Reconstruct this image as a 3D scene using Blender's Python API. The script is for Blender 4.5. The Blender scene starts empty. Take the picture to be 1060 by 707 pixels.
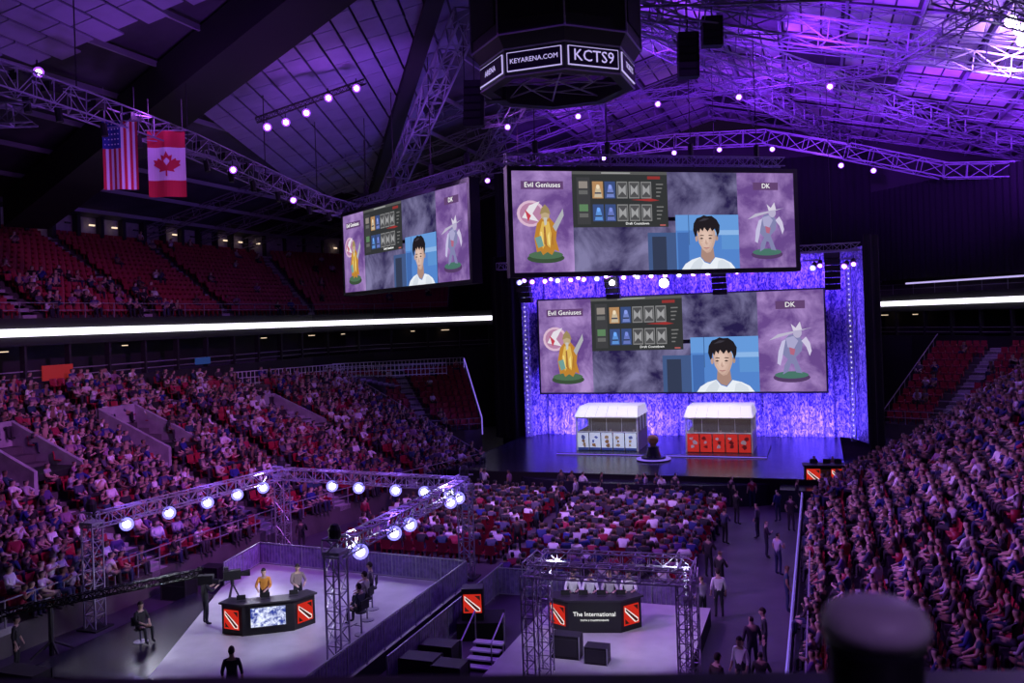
import bpy, math, random
import numpy as np
from mathutils import Vector, Matrix
random.seed(7); rng=np.random.default_rng(7)
scn=bpy.context.scene
scn.view_settings.view_transform='Standard'

# ------------------------------------------------------------------ materials
def mat(name,col,rough=.7,metal=0,noise=0,nscale=3,bump=0,emis=None,es=0,trans=0,alpha=1):
    m=bpy.data.materials.new(name); m.use_nodes=True; nt=m.node_tree; b=nt.nodes['Principled BSDF']
    b.inputs['Base Color'].default_value=(*col,1); b.inputs['Roughness'].default_value=rough; b.inputs['Metallic'].default_value=metal
    if emis: b.inputs['Emission Color'].default_value=(*emis,1); b.inputs['Emission Strength'].default_value=es
    if alpha<1: b.inputs['Alpha'].default_value=alpha
    if noise or bump:
        tc=nt.nodes.new('ShaderNodeTexCoord'); n=nt.nodes.new('ShaderNodeTexNoise'); n.inputs['Scale'].default_value=nscale; n.inputs['Detail'].default_value=4
        nt.links.new(tc.outputs['Object'],n.inputs['Vector'])
        if noise:
            r=nt.nodes.new('ShaderNodeValToRGB')
            r.color_ramp.elements[0].position=.3; r.color_ramp.elements[1].position=.7
            r.color_ramp.elements[0].color=(*[c*(1-noise) for c in col],1); r.color_ramp.elements[1].color=(*[min(1,c*(1+noise)) for c in col],1)
            nt.links.new(n.outputs['Fac'],r.inputs['Fac']); nt.links.new(r.outputs['Color'],b.inputs['Base Color'])
        if bump:
            bp=nt.nodes.new('ShaderNodeBump'); bp.inputs['Strength'].default_value=bump; nt.links.new(n.outputs['Fac'],bp.inputs['Height']); nt.links.new(bp.outputs['Normal'],b.inputs['Normal'])
    return m
def emat(name,col,s):
    m=bpy.data.materials.new(name); m.use_nodes=True; nt=m.node_tree; nt.nodes.clear()
    e=nt.nodes.new('ShaderNodeEmission'); o=nt.nodes.new('ShaderNodeOutputMaterial'); e.inputs[0].default_value=(*col,1); e.inputs[1].default_value=s
    nt.links.new(e.outputs[0],o.inputs[0]); return m
def vcol(name,emission=0,rough=.8):
    m=bpy.data.materials.new(name); m.use_nodes=True; nt=m.node_tree
    a=nt.nodes.new('ShaderNodeAttribute'); a.attribute_name='Col'
    if emission:
        nt.nodes.clear(); a=nt.nodes.new('ShaderNodeAttribute'); a.attribute_name='Col'
        e=nt.nodes.new('ShaderNodeEmission'); o=nt.nodes.new('ShaderNodeOutputMaterial'); e.inputs[1].default_value=emission
        nt.links.new(a.outputs['Color'],e.inputs[0]); nt.links.new(e.outputs[0],o.inputs[0])
    else:
        b=nt.nodes['Principled BSDF']; b.inputs['Roughness'].default_value=rough
        nt.links.new(a.outputs['Color'],b.inputs['Base Color'])
    return m
def cloudmat(name,c1,c2,scale,s=1.0,pos=(.4,.68),dist=.35):
    m=bpy.data.materials.new(name); m.use_nodes=True; nt=m.node_tree; nt.nodes.clear()
    tc=nt.nodes.new('ShaderNodeTexCoord'); n=nt.nodes.new('ShaderNodeTexNoise'); n.inputs['Scale'].default_value=scale; n.inputs['Detail'].default_value=8; n.inputs['Roughness'].default_value=.6; n.inputs['Distortion'].default_value=dist
    r=nt.nodes.new('ShaderNodeValToRGB'); r.color_ramp.elements[0].position=pos[0]; r.color_ramp.elements[1].position=pos[1]
    r.color_ramp.elements[0].color=(*c1,1); r.color_ramp.elements[1].color=(*c2,1)
    e=nt.nodes.new('ShaderNodeEmission'); e.inputs[1].default_value=s; o=nt.nodes.new('ShaderNodeOutputMaterial')
    nt.links.new(tc.outputs['Object'],n.inputs['Vector']); nt.links.new(n.outputs['Fac'],r.inputs[0]); nt.links.new(r.outputs[0],e.inputs[0]); nt.links.new(e.outputs[0],o.inputs[0])
    return m
M={}
M['concrete']=mat('concrete',(.09,.075,.085),.85,noise=.3,nscale=.8)
M['step']=mat('aisle_concrete',(.38,.34,.40),.85,noise=.2,nscale=2)
M['floor']=mat('arena_floor',(.065,.05,.075),.5,noise=.35,nscale=.5)
M['black']=mat('black_paint',(.012,.011,.014),.6)
M['dark']=mat('dark_steel',(.05,.045,.055),.5,.4)
M['drape']=mat('black_drape',(.007,.006,.009),.95,bump=.2)
M['steel']=mat('galvanised_steel',(.34,.32,.38),.5,.3)
M['roofsteel']=mat('painted_roof_steel',(.30,.27,.38),.6,.1)
M['alu']=mat('truss_aluminium',(.45,.45,.52),.4,.5)
M['white']=mat('white_paint',(.75,.74,.8),.5)
M['red']=mat('seat_red',(.33,.012,.035),.45)
M['banner']=mat('red_banner',(.45,.05,.03),.7,emis=(.4,.03,.02),es=.3)
M['bluesign']=emat('blue_sign',(.03,.07,.3),.5)
M['deck']=mat('roof_deck',(.07,.06,.09),.8,noise=.4,nscale=.35)
M['fabric']=mat('roof_lining_fabric',(.66,.55,.85),.8,noise=.55,nscale=.22)
M['panel']=mat('acoustic_panel',(.30,.25,.44),.8,noise=.12,nscale=.6)
M['beam']=mat('roof_girder',(.02,.018,.025),.8)
M['led']=emat('led_ribbon_white',(.9,.86,1),2.6)
M['ledp']=emat('led_ribbon_purple',(.6,.5,1),.9)
M['screenglow']=emat('monitor_glow',(.35,.4,.8),.8)
M['warm']=emat('warm_lamp',(1,.75,.5),1.2)
M['lamp']=emat('stage_lamp_white',(.85,.82,1),12)
M['lampb']=emat('glow_ring_blue',(.25,.22,1),1.9)  # coloured ring imitates the glow around a lamp's white centre
M['lampp']=emat('glow_ring_purple',(.36,.08,1),1.7)  # same painted glow, in purple
M['blueglow']=emat('blue_glow_strip',(.3,.18,1),.8)
M['gfx']=vcol('screen_graphics',1.1)
M['gfxd']=vcol('painted_graphics',0)
M['cloudp']=cloudmat('screen_purple_cloud',(.14,.065,.26),(.44,.28,.62),.45)
M['cloudg']=cloudmat('screen_grey_cloud',(.02,.013,.07),(.22,.20,.38),.42)
M['cloth']=vcol('people_and_clothes',0,.85)
M['stagefloor']=mat('stage_vinyl',(.5,.49,.5),.35,noise=.1,nscale=1.5)
M['stageblk']=mat('stage_deck_black',(.02,.018,.035),.25)
M['glass']=mat('booth_glass',(.5,.55,.7),.05,alpha=.10)
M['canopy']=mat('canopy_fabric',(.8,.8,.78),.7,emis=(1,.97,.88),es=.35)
M['artpanel']=mat('emissive_white_panel',(.8,.82,.9),.5,emis=(.65,.75,1),es=.4)  # booth front panel with a weak emission of its own
M['artpanelr']=mat('emissive_red_panel',(.62,.03,.02),.5,emis=(.85,.04,.03),es=.35)  # red version, also weakly emissive
M['boothwall']=mat('booth_interior',(.22,.17,.16),.7)
M['parapet']=mat('parapet_black',(.015,.013,.018),.45)
M['tumbler']=mat('tumbler_plastic',(.02,.016,.03),.3)
M['tumblerlid']=mat('lit_tumbler_lid',(.6,.5,.65),.45,bump=.6,nscale=120)  # pale purple puts the light on the cup's top into the lid colour
M['gold']=mat('gold',(.8,.55,.2),.3,1)
M['fence']=mat('fence_fabric',(.24,.18,.40),.8,noise=.4,nscale=5)
M['capt']=emat('caption_white',(1,1,1),1.0)
M['deskmon']=cloudmat('desk_monitor_art',(.03,.05,.3),(.75,.8,1),6,1.2,(.42,.6))

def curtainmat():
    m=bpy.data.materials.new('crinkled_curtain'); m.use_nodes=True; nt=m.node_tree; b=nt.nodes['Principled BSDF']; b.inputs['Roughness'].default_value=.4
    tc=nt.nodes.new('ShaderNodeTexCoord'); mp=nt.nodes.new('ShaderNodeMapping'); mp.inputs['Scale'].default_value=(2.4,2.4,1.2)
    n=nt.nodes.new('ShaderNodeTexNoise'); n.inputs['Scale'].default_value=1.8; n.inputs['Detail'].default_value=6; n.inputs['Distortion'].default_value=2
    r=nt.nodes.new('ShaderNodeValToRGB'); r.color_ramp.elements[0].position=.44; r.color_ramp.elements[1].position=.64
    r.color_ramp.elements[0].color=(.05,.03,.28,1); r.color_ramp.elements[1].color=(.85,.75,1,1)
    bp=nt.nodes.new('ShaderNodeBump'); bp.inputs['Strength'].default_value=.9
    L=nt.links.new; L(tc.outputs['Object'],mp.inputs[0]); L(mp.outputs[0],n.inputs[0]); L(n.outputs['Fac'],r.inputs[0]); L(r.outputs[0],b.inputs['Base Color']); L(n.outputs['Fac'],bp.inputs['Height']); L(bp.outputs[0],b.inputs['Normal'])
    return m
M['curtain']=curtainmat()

# ------------------------------------------------------------------ mesh builder
class MB:
    def __init__(s): s.v=[];s.f=[];s.m=[];s.c=[];s.mats=[]
    def mi(s,k):
        if k not in s.mats: s.mats.append(k)
        return s.mats.index(k)
    def add(s,vs,fs,k,col=(1,1,1)):
        o=len(s.v); s.v+= [tuple(p) for p in vs]; i=s.mi(k)
        for f in fs: s.f.append([a+o for a in f]); s.m.append(i); s.c.append(col)
    def box(s,c,sz,k,rz=0,col=(1,1,1)):
        x,y,z=sz[0]/2,sz[1]/2,sz[2]/2; cs,sn=math.cos(rz),math.sin(rz); vs=[]
        for a,b,d in ((-1,-1,-1),(1,-1,-1),(1,1,-1),(-1,1,-1),(-1,-1,1),(1,-1,1),(1,1,1),(-1,1,1)):
            p=(a*x,b*y,d*z); vs.append((c[0]+p[0]*cs-p[1]*sn,c[1]+p[0]*sn+p[1]*cs,c[2]+p[2]))
        s.add(vs,[(0,3,2,1),(4,5,6,7),(0,1,5,4),(1,2,6,5),(2,3,7,6),(3,0,4,7)],k,col)
    def bar(s,p1,p2,r,k,n=4,r2=None,col=(1,1,1)):
        p1=Vector(p1);p2=Vector(p2);d=(p2-p1)
        if d.length<1e-5: return
        d.normalize(); u=d.cross(Vector((0,0,1)))
        if u.length<.01: u=Vector((1,0,0))
        u.normalize(); w=d.cross(u); vs=[]
        r2=r if r2 is None else r2
        for p,rr in ((p1,r),(p2,r2)):
            for i in range(n):
                a=2*math.pi*(i+.5)/n; vs.append(p+u*math.cos(a)*rr+w*math.sin(a)*rr)
        fs=[(i,(i+1)%n,n+(i+1)%n,n+i) for i in range(n)]+[tuple(range(n))[::-1],tuple(range(n,2*n))]
        s.add(vs,fs,k,col)
    def poly(s,pts,k,col=(1,1,1)): s.add(pts,[tuple(range(len(pts)))],k,col)
    def lathe(s,c,prof,k,n=20,col=(1,1,1)):
        vs=[(c[0]+r*math.cos(2*math.pi*i/n),c[1]+r*math.sin(2*math.pi*i/n),c[2]+z) for r,z in prof for i in range(n)]
        fs=[(j*n+i,j*n+(i+1)%n,(j+1)*n+(i+1)%n,(j+1)*n+i) for j in range(len(prof)-1) for i in range(n)]
        fs+=[tuple(range(n))[::-1],tuple(range((len(prof)-1)*n,len(prof)*n))]
        s.add(vs,fs,k,col)
    def truss(s,p1,p2,size,k,bay=None,r=.03):
        p1=Vector(p1);p2=Vector(p2);d=p2-p1;L=d.length;d.normalize()
        u=d.cross(Vector((0,0,1)))
        if u.length<.05: u=Vector((1,0,0))
        u.normalize(); w=d.cross(u); h=size/2; bay=bay or size*1.1; n=max(1,round(L/bay))
        cs=[u*a*h+w*b*h for a,b in ((-1,-1),(1,-1),(1,1),(-1,1))]
        for c in cs: s.bar(p1+c,p2+c,r,k)
        for i in range(n):
            a=p1+d*(L*i/n); b=p1+d*(L*(i+1)/n)
            for j in range(4):
                c1,c2=cs[j],cs[(j+1)%4]
                s.bar(a+c1,a+c2,r*.6,k,3)
                s.bar((a+c1) if i%2 else (a+c2),(b+c2) if i%2 else (b+c1),r*.6,k,3)
    def build(s,name,parent=None,smooth=False,loc=(0,0,0),rz=0):
        me=bpy.data.meshes.new(name); me.from_pydata(s.v,[],s.f)
        for k in s.mats: me.materials.append(M[k])
        me.polygons.foreach_set('material_index',s.m)
        if smooth: me.polygons.foreach_set('use_smooth',[True]*len(s.f))
        if any(c!=(1,1,1) for c in s.c):
            at=me.color_attributes.new('Col','FLOAT_COLOR','CORNER'); arr=[]
            for f,c in zip(s.f,s.c): arr+= [c[0],c[1],c[2],1]*len(f)
            at.data.foreach_set('color',arr)
        me.update()
        o=bpy.data.objects.new(name,me); scn.collection.objects.link(o); o.location=loc; o.rotation_euler=(0,0,rz)
        if parent: o.parent=parent
        return o
def text(name,body,size,loc,rz,k,parent,align='CENTER',sx=1):
    cu=bpy.data.curves.new(name,'FONT'); cu.body=body; cu.size=size; cu.align_x=align; cu.align_y='CENTER'; cu.extrude=.005; cu.resolution_u=2
    cu.materials.append(M[k]); o=bpy.data.objects.new(name,cu); scn.collection.objects.link(o)
    o.location=loc; o.rotation_euler=(math.pi/2,0,rz); o.scale=(sx,1,1); o.parent=parent; return o

# ------------------------------------------------------------------ figures (skin modifier)
def skin_mesh(sv,se,sr,sub=0):
    me=bpy.data.meshes.new('tmp'); me.from_pydata(sv,se,[]); o=bpy.data.objects.new('tmp',me); scn.collection.objects.link(o)
    o.modifiers.new('s','SKIN')
    for i,r in enumerate(sr):
        d=me.skin_vertices[0].data[i]; d.radius=(r,r) if not isinstance(r,tuple) else r; d.use_root=(i==0)
    if sub:
        sb=o.modifiers.new('d','SUBSURF'); sb.levels=sub; sb.render_levels=sub
    dg=bpy.context.evaluated_depsgraph_get(); ev=o.evaluated_get(dg); m2=ev.to_mesh(); m2.calc_loop_triangles()
    V=np.array([v.co[:] for v in m2.vertices]); T=np.array([t.vertices[:] for t in m2.loop_triangles])
    ev.to_mesh_clear(); bpy.data.objects.remove(o); bpy.data.meshes.remove(me)
    return V,T
SKIN,HAIR,SHIRT,PANTS,SHOE,SLEEVE=0,1,2,3,4,5
def skeleton(pose,seat=.45,fingers=False,arms=None,long_sleeve=False):
    v=[];e=[];r=[];lab=[]
    def A(p,rad,l,par=None):
        v.append(p);r.append(rad);lab.append(l)
        if par is not None: e.append((par,len(v)-1))
        return len(v)-1
    if pose=='stand':
        pz=.95; lean=0
    else: pz=seat+.1; lean={'sit':0,'lean':.14,'back':-.08}.get(pose,0)
    pel=A((0,0,pz),(.15,.11),PANTS)
    wa=A((0,lean*.3,pz+.17),(.14,.11),SHIRT,pel); ch=A((0,lean*.75,pz+.37),(.17,.12),SHIRT,wa)
    nk=A((0,lean+.01,pz+.54),.055,SKIN,ch); h1=A((0,lean+.03,pz+.62),(.075,.085),SKIN,nk); h2=A((0,lean+.035,pz+.70),(.085,.10),SKIN,h1); h3=A((0,lean+.02,pz+.78),(.07,.085),HAIR,h2)
    for sx in (-1,1):
        sh=A((sx*.18,lean*.9,pz+.46),.07,SHIRT,ch)
        if arms and arms.get(sx): el,wr=arms[sx]
        elif pose=='stand': el,wr=(.25,-.02,pz+.19),(.26,.09,pz-.04)
        else: el,wr=(.25,lean+.08,pz+.24),(.13,.3,pz+.14)
        el=(sx*el[0],el[1],el[2]); wr=(sx*wr[0],wr[1],wr[2])
        eli=A(el,.05,SHIRT if long_sleeve else SLEEVE,sh); wri=A(wr,.032,SKIN,eli)
        d=Vector(wr)-Vector(el); d.normalize(); side=Vector((-sx,0,0)); side-=d*side.dot(d); side.normalize()
        pm=Vector(wr)+d*.07; pmi=A(tuple(pm),.03 if fingers else .038,SKIN,wri)
        if fingers:
            for k,(o,l) in enumerate(((-.03,.06),(-.01,.075),(.01,.07),(.03,.055))):
                b=pm+side*(-o)+d*.03; bi=A(tuple(b),.010,SKIN,pmi); c=b+d*l*.55; ci=A(tuple(c),.009,SKIN,bi)
                t=c+(d*.7+Vector((0,0,-.7)))*l*.45; A(tuple(t),.008,SKIN,ci)
            b=Vector(wr)+d*.03+side*.04; bi=A(tuple(b),.011,SKIN,wri); A(tuple(b+d*.035+side*.012),.009,SKIN,bi)
        hp=A((sx*.1,.0,pz-.04),.085,PANTS,pel)
        if pose=='stand':
            kn=A((sx*.11,.02,.5),.062,PANTS,hp); an=A((sx*.12,-.02,.09),.045,PANTS,kn); A((sx*.13,.15,.04),.04,SHOE,an)
        else:
            fz=.09 if seat<.6 else seat-.4
            kn=A((sx*.14,.42,pz),.07,PANTS,hp); an=A((sx*.13,.44,fz),.045,PANTS,kn); A((sx*.13,.58,fz-.04),.038,SHOE,an)
    return v,e,r,lab
def make_template(pose,sub=0,**kw):
    v,e,r,lab=skeleton(pose,**kw); V,T=skin_mesh(v,e,r,sub)
    S=np.array(v); D=((V[:,None,:]-S[None])**2).sum(2); L=np.array(lab)[D.argmin(1)]
    hz=S[5][2]; hy=S[5][1]
    hd=(V[:,2]>hz-.12)&(abs(V[:,0])<.12)
    L[hd&((V[:,2]>hz+.045)|((V[:,1]<hy-.02)&(V[:,2]>hz-.07)))]=HAIR
    return V,T,L
SK=[(.55,.36,.28),(.45,.29,.22),(.62,.45,.38),(.25,.14,.1)]
HC=[(.02,.014,.01),(.04,.025,.015),(.10,.06,.03),(.01,.01,.012),(.03,.03,.035)]
SC=[(.85,.82,.88),(.02,.02,.024),(.03,.03,.04),(.02,.02,.02),(.10,.09,.14),(.02,.03,.16),(.34,.02,.06),(.03,.02,.04),(.09,.04,.2),(.06,.06,.13),(.02,.05,.1),(.32,.15,.3),(.05,.04,.05),(.45,.4,.52),(.02,.03,.22),(.03,.02,.03),(.8,.75,.85)]
PC=[(.02,.025,.08),(.012,.012,.016),(.04,.035,.045),(.02,.02,.04)]
def mass(name,templates,P,matk,colfn=None):
    """one mesh made of many placed copies. P: list of (x,y,z,yaw,scale)"""
    if not P: return None
    Vs=[];Ts=[];Cs=[];o=0
    idx=rng.integers(0,len(templates),len(P))
    for p,i in zip(P,idx):
        V,T,L=templates[i]; c,s=math.cos(p[3]),math.sin(p[3]); sc=p[4]
        W=np.empty_like(V); W[:,0]=(V[:,0]*c-V[:,1]*s)*sc+p[0]; W[:,1]=(V[:,0]*s+V[:,1]*c)*sc+p[1]; W[:,2]=V[:,2]*sc+p[2]
        Vs.append(W);Ts.append(T+o);o+=len(V)
        if colfn: Cs.append(colfn()[L])
    V=np.concatenate(Vs);T=np.concatenate(Ts)
    me=bpy.data.meshes.new(name); me.vertices.add(len(V)); me.vertices.foreach_set('co',V.ravel())
    me.loops.add(T.size); me.loops.foreach_set('vertex_index',T.ravel().astype(np.int32))
    me.polygons.add(len(T)); me.polygons.foreach_set('loop_start',np.arange(0,T.size,3,dtype=np.int32))
    me.update(calc_edges=True)
    me.materials.append(M[matk])
    if colfn:
        C=np.ones((len(V),4)); C[:,:3]=np.concatenate(Cs); at=me.color_attributes.new('Col','FLOAT_COLOR','POINT'); at.data.foreach_set('color',C.ravel())
        me.polygons.foreach_set('use_smooth',[True]*len(T))
    ob=bpy.data.objects.new(name,me); scn.collection.objects.link(ob); return ob
def person_cols():
    s=random.choice(SK); sh=random.choice(SC)
    return np.array([s,random.choice(HC),sh,random.choice(PC),(.03,.03,.03),sh if random.random()<.7 else s])
ARM=({1:((.27,.12,.8),(.1,.2,1.02))},{1:((.3,.05,.75),(.2,.3,.66)),-1:((.22,.2,.85),(.04,.18,.75))},{1:((.27,.15,.85),(.1,.34,.95)),-1:((.27,.15,.85),(.1,.34,.95))})
def tset(sub): return [make_template(p,sub,arms=a) for p,a in (('sit',None),('lean',None),('back',None),('sit',ARM[0]),('back',ARM[1]),('lean',ARM[2]))]
TLOW=tset(0); THI=tset(1)
TST=[make_template('stand',1),make_template('stand',1,arms={1:((.27,.1,1.15),(.1,.25,1.25)),-1:((.25,0,1.14),(.25,.12,.95))})]
sb=MB()
for (a,b) in (((-.2,.42),(-.22,.62)),((-.22,.62),(-.27,.86))):
    for w0,w1,dy in ((-.23,-.12,.03),(-.12,.12,0),(.12,.23,.03)):
        d0=dy if w0<-.2 else 0; d1=dy if w1>.2 else 0
        sb.add([(w0,a[0]+d0,a[1]),(w1,a[0]+d1,a[1]),(w1,b[0]+d1,b[1]),(w0,b[0]+d0,b[1])],[(0,1,2,3)],'red')
sb.box((0,0,.43),(.44,.40,.05),'red'); sb.box((-.25,-.05,.4),(.03,.3,.4),'red'); sb.box((0,-.1,.2),(.06,.1,.4),'red')
def mb_template(b):
    T=[]
    for f in b.f:
        for i in range(1,len(f)-1): T.append((f[0],f[i],f[i+1]))
    return np.array(b.v,float),np.array(T),np.zeros(len(b.v),int)
TSEAT=[mb_template(sb)]

# ------------------------------------------------------------------ seating bowls
def lerp(a,b,t): return tuple(x+(y-x)*t for x,y in zip(a,b))
class Stand:
    def __init__(s,F,B,n,aisles=(),M_=40):
        s.F,s.B,s.n,s.aisles=F,B,n,aisles
        mid=[lerp(a,b,.5) for a,b in zip(F,B)]; c=[0]
        for a,b in zip(mid,mid[1:]): c.append(c[-1]+math.dist(a[:2],b[:2]))
        s.cum=c;s.L=c[-1]; s.M=M_
    def at(s,t,q):
        d=min(max(t,0),1)*s.L; i=0
        while i<len(s.cum)-2 and s.cum[i+1]<d: i+=1
        k=(d-s.cum[i])/(s.cum[i+1]-s.cum[i]); return lerp(lerp(s.F[i],s.F[i+1],k),lerp(s.B[i],s.B[i+1],k),q)
    def zrow(s,t,i): return s.at(t,0)[2]+(s.at(t,1)[2]-s.at(t,0)[2])*i/s.n
    def mesh(s,name,k='concrete',rail=True,base=0,aislemat='step'):
        b=MB(); M_=s.M
        prof=[]
        for i in range(s.n): prof+= [(i/s.n,i),((i+1)/s.n,i)]
        vs=[]
        for j in range(M_+1):
            t=j/M_; p=s.at(t,0); vs.append((p[0],p[1],base))
            for q,i in prof:
                p=s.at(t,q); vs.append((p[0],p[1],s.zrow(t,i)))
            p=s.at(t,1); vs.append((p[0],p[1],base))
        W=len(prof)+2
        fs=[(j*W+i,(j+1)*W+i,(j+1)*W+i+1,j*W+i+1) for j in range(M_) for i in range(W-1)]
        b.add(vs,fs,k)
        for j in (0,M_):
            for i in range(s.n):
                a=vs[j*W+1+2*i]; c=vs[j*W+2+2*i]
                b.add([(a[0],a[1],base),(c[0],c[1],base),c,a],[(0,1,2,3)],k)
        for ta in s.aisles:
            for i in range(s.n):
                for h in (0,.5):
                    q0=(i+h)/s.n; q1=(i+h+.5)/s.n; w=.5/s.L
                    P=[s.at(ta-w,q0),s.at(ta+w,q0),s.at(ta+w,q1),s.at(ta-w,q1)]
                    z=s.zrow(ta,i)+h*(s.zrow(ta,s.n)-s.zrow(ta,0))/s.n+.02
                    b.add([(p[0],p[1],z) for p in P]+[(p[0],p[1],z-.25) for p in P],[(0,1,2,3),(0,4,5,1),(1,5,6,2),(3,2,6,7),(0,3,7,4)],aislemat)
        if rail:
            J=[s.at(j/M_,0) for j in range(M_+1)]
            for a,c in zip(J,J[1:]):
                for h in (.5,.95): b.bar((a[0],a[1],a[2]+h),(c[0],c[1],c[2]+h),.03,'steel')
            for a in J: b.bar((a[0],a[1],a[2]),(a[0],a[1],a[2]+.95),.03,'steel')
            for t in (0,1):
                for i in range(s.n):
                    a=s.at(t,i/s.n); c=s.at(t,(i+1)/s.n); za=s.zrow(t,i); zc=s.zrow(t,i+1)
                    b.bar((a[0],a[1],za+.95),(c[0],c[1],zc+.95),.035,'steel'); b.bar((a[0],a[1],za),(a[0],a[1],za+.95),.03,'steel')
        return b
    def seats(s,skip=None,sp=.56,q0=.3):
        out=[]
        for i in range(s.n):
            q=(i+q0)/s.n; Lr=0; J=[s.at(j/60,q) for j in range(61)]
            for a,c in zip(J,J[1:]): Lr+=math.dist(a[:2],c[:2])
            m=int(Lr/sp)
            for j in range(m):
                t=(j+.5)/m
                if any(abs(t-ta)*Lr<.75 for ta in s.aisles): continue
                p=s.at(t,q); f=s.at(t,0); k=s.at(t,1)
                if skip and skip(p,i): continue
                dx,dy=f[0]-k[0],f[1]-k[1]; out.append((p[0],p[1],s.zrow(t,i),math.atan2(-dx,dy),1.0))
        return out
CAM=Vector((9.8,0,11))
seatP=[]; lowP=[]; hiP=[]
def populate(S,frac,turn=0,fwd=.0):
    for x,y,z,yaw,_ in S:
        fr=frac(x,y,z) if callable(frac) else frac
        if random.random()<fr:
            yw=yaw+turn+random.gauss(0,.35); sc=random.uniform(.9,1.08); o=random.gauss(0,.06)
            q=(x+random.gauss(0,.05)-math.sin(yaw)*o,y+math.cos(yaw)*o,z,yw,sc)
            (hiP if math.dist((x,y,z),CAM)<36 else lowP).append(q)

L1=Stand([(-16.8,6,1.0),(-16.8,22,1.0),(-16.6,30,1.0),(-16,38,1.0),(-14.3,47,1.0),(-11.8,54.3,1.1)],
         [(-33,4,8.1),(-33,20,8.1),(-33,30,8.1),(-33,40,7.9),(-31.5,52,7.1),(-27.5,62.5,6.6)],20,(.12,.3,.45,.6,.72,.86))
vom=[(38.2,-28,-23.2),(50.2,-26.8,-22),(30.0,-28,-23.5)]
def skipv(p,i): return any(abs(p[1]-(y+.9))<1.3 and x0<p[0]<x1 for y,x0,x1 in vom)
b=L1.mesh('x')
for y,x0,x1 in vom:
    for yy in (y-.5,y+2.2):
        z0=1+(-16.8-x0)*.44; z1=1+(-16.8-x1)*.44
        b.add([(x0,yy,z0-.6),(x1,yy,z1-.8),(x1,yy,z1+.95),(x0,yy,z0+.9),(x0,yy+.2,z0-.6),(x1,yy+.2,z1-.8),(x1,yy+.2,z1+.95),(x0,yy+.2,z0+.9)],[(0,1,2,3),(7,6,5,4),(3,2,6,7),(0,3,7,4),(1,5,6,2)],'step')
    b.box((x0,y+.95,z0+.1),(.2,2.9,1.6),'step')
    b.box(((x0+x1)/2,y+.95,(z0+z1)/2-.35),(x1-x0,2.5,.3),'black')
b.build('lower_grandstand')
S=L1.seats(skipv); seatP+=S
populate(S,lambda x,y,z:.86 if z<6.2 else (.8 if y<48 else .5),turn=.35)
L2=Stand([(-23.5,61.8,2.0),(-16.6,66.5,2.0)],[(-32,68,6.4),(-22,76,6.4)],11,(.5,),M_=8)
L2.mesh('x').build('lower_grandstand'); S=L2.seats(); seatP+=S; populate(S,.10)
R1=Stand([(9.2,8,.8),(9.2,28,.8),(9.2,44,.8),(9.6,48.5,.8),(11.4,51.8,1.0)],[(25,6,8),(25,28,8),(25,46,8),(24,54,7.6),(21.6,59.3,6.4)],18,(.25,.5,.78))
R1.mesh('x').build('lower_grandstand'); S=R1.seats(); seatP+=S; populate(S,.93,turn=-.35)
R2=Stand([(14,68,2.5),(22,64.5,2.5),(27,57,2.5)],[(19,79,7.6),(29,74,7.6),(33,62,7.6)],11,(.2,.5,.8),M_=12)
R2.mesh('x').build('lower_grandstand'); S=R2.seats(); seatP+=S; populate(S,.12)
U1=Stand([(-34.2,-5,12),(-34.2,50,12),(-34.2,68,12),(-32,76,12),(-26,82,12)],[(-46,-5,18.7),(-46,52,18.7),(-46,76,18.7),(-42,88,18.7),(-31,95,18.7)],16,(.15,.32,.46,.56,.66,.8))
U1.mesh('x',base=11.5).build('upper_grandstand'); S=U1.seats(); seatP+=S; populate(S,lambda x,y,z:.35 if (z<14.2 and y<52) else .03)
U2=Stand([(15,92,12),(26,78.5,12),(34.2,60,12),(34.2,-5,12)],[(19,95,18.7),(38,86,18.7),(46,64,18.7),(46,-5,18.7)],16,(.3,.5,.7))
U2.mesh('x',base=11.5).build('upper_grandstand')
FS=[]
for r in range(15):
    y=36.6+r*.93
    if y>49.6: break
    x=-12.6+ (y-36)*.03
    while x<4.6:
        if not(-4.3<x<-3.1) and not (y<37.4 and x<-10):
            FS.append((x,y,.0,0.0,1.0))
        x+=.58
FS2=[(x,y,0,0,1.0) for y in (33.2,34.1,35.0) for x in np.arange(-2.6,4.4,.58)]
seatP+=FS+FS2
populate(FS,lambda x,y,z:.95 if x>-4 else (.94 if y>42.5 else .6)); populate(FS2,.8)
mass('arena_seats',TSEAT,seatP,'red')
mass('seated_audience',TLOW,lowP,'cloth',person_cols)
mass('seated_audience',THI,hiP,'cloth',person_cols)
SP=[(5.6,31.2),(7.3,40),(8.2,45),(7.6,27),(8.0,24.6),(7.5,47),(6,50),(8.4,33),(5.2,36.5),(-13.3,41),(-14,36),(-3.7,41),(-3.6,48),(-3.8,38.3),(-3.7,44.5),(7.0,22.5),(8.4,49.5),(7.9,37.5),(4.9,49.9),(5.3,42),(5.5,46),(5.9,34.2),(-13.6,45),(6.7,43.4)]
SP+=[(random.uniform(-11,6),50.2+random.uniform(-.15,.3)) for _ in range(14)]
mass('standing_visitors',TST,[(x,y,0,random.uniform(-1.5,1.5),random.uniform(.94,1.04)) for x,y in SP],'cloth',person_cols)

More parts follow.
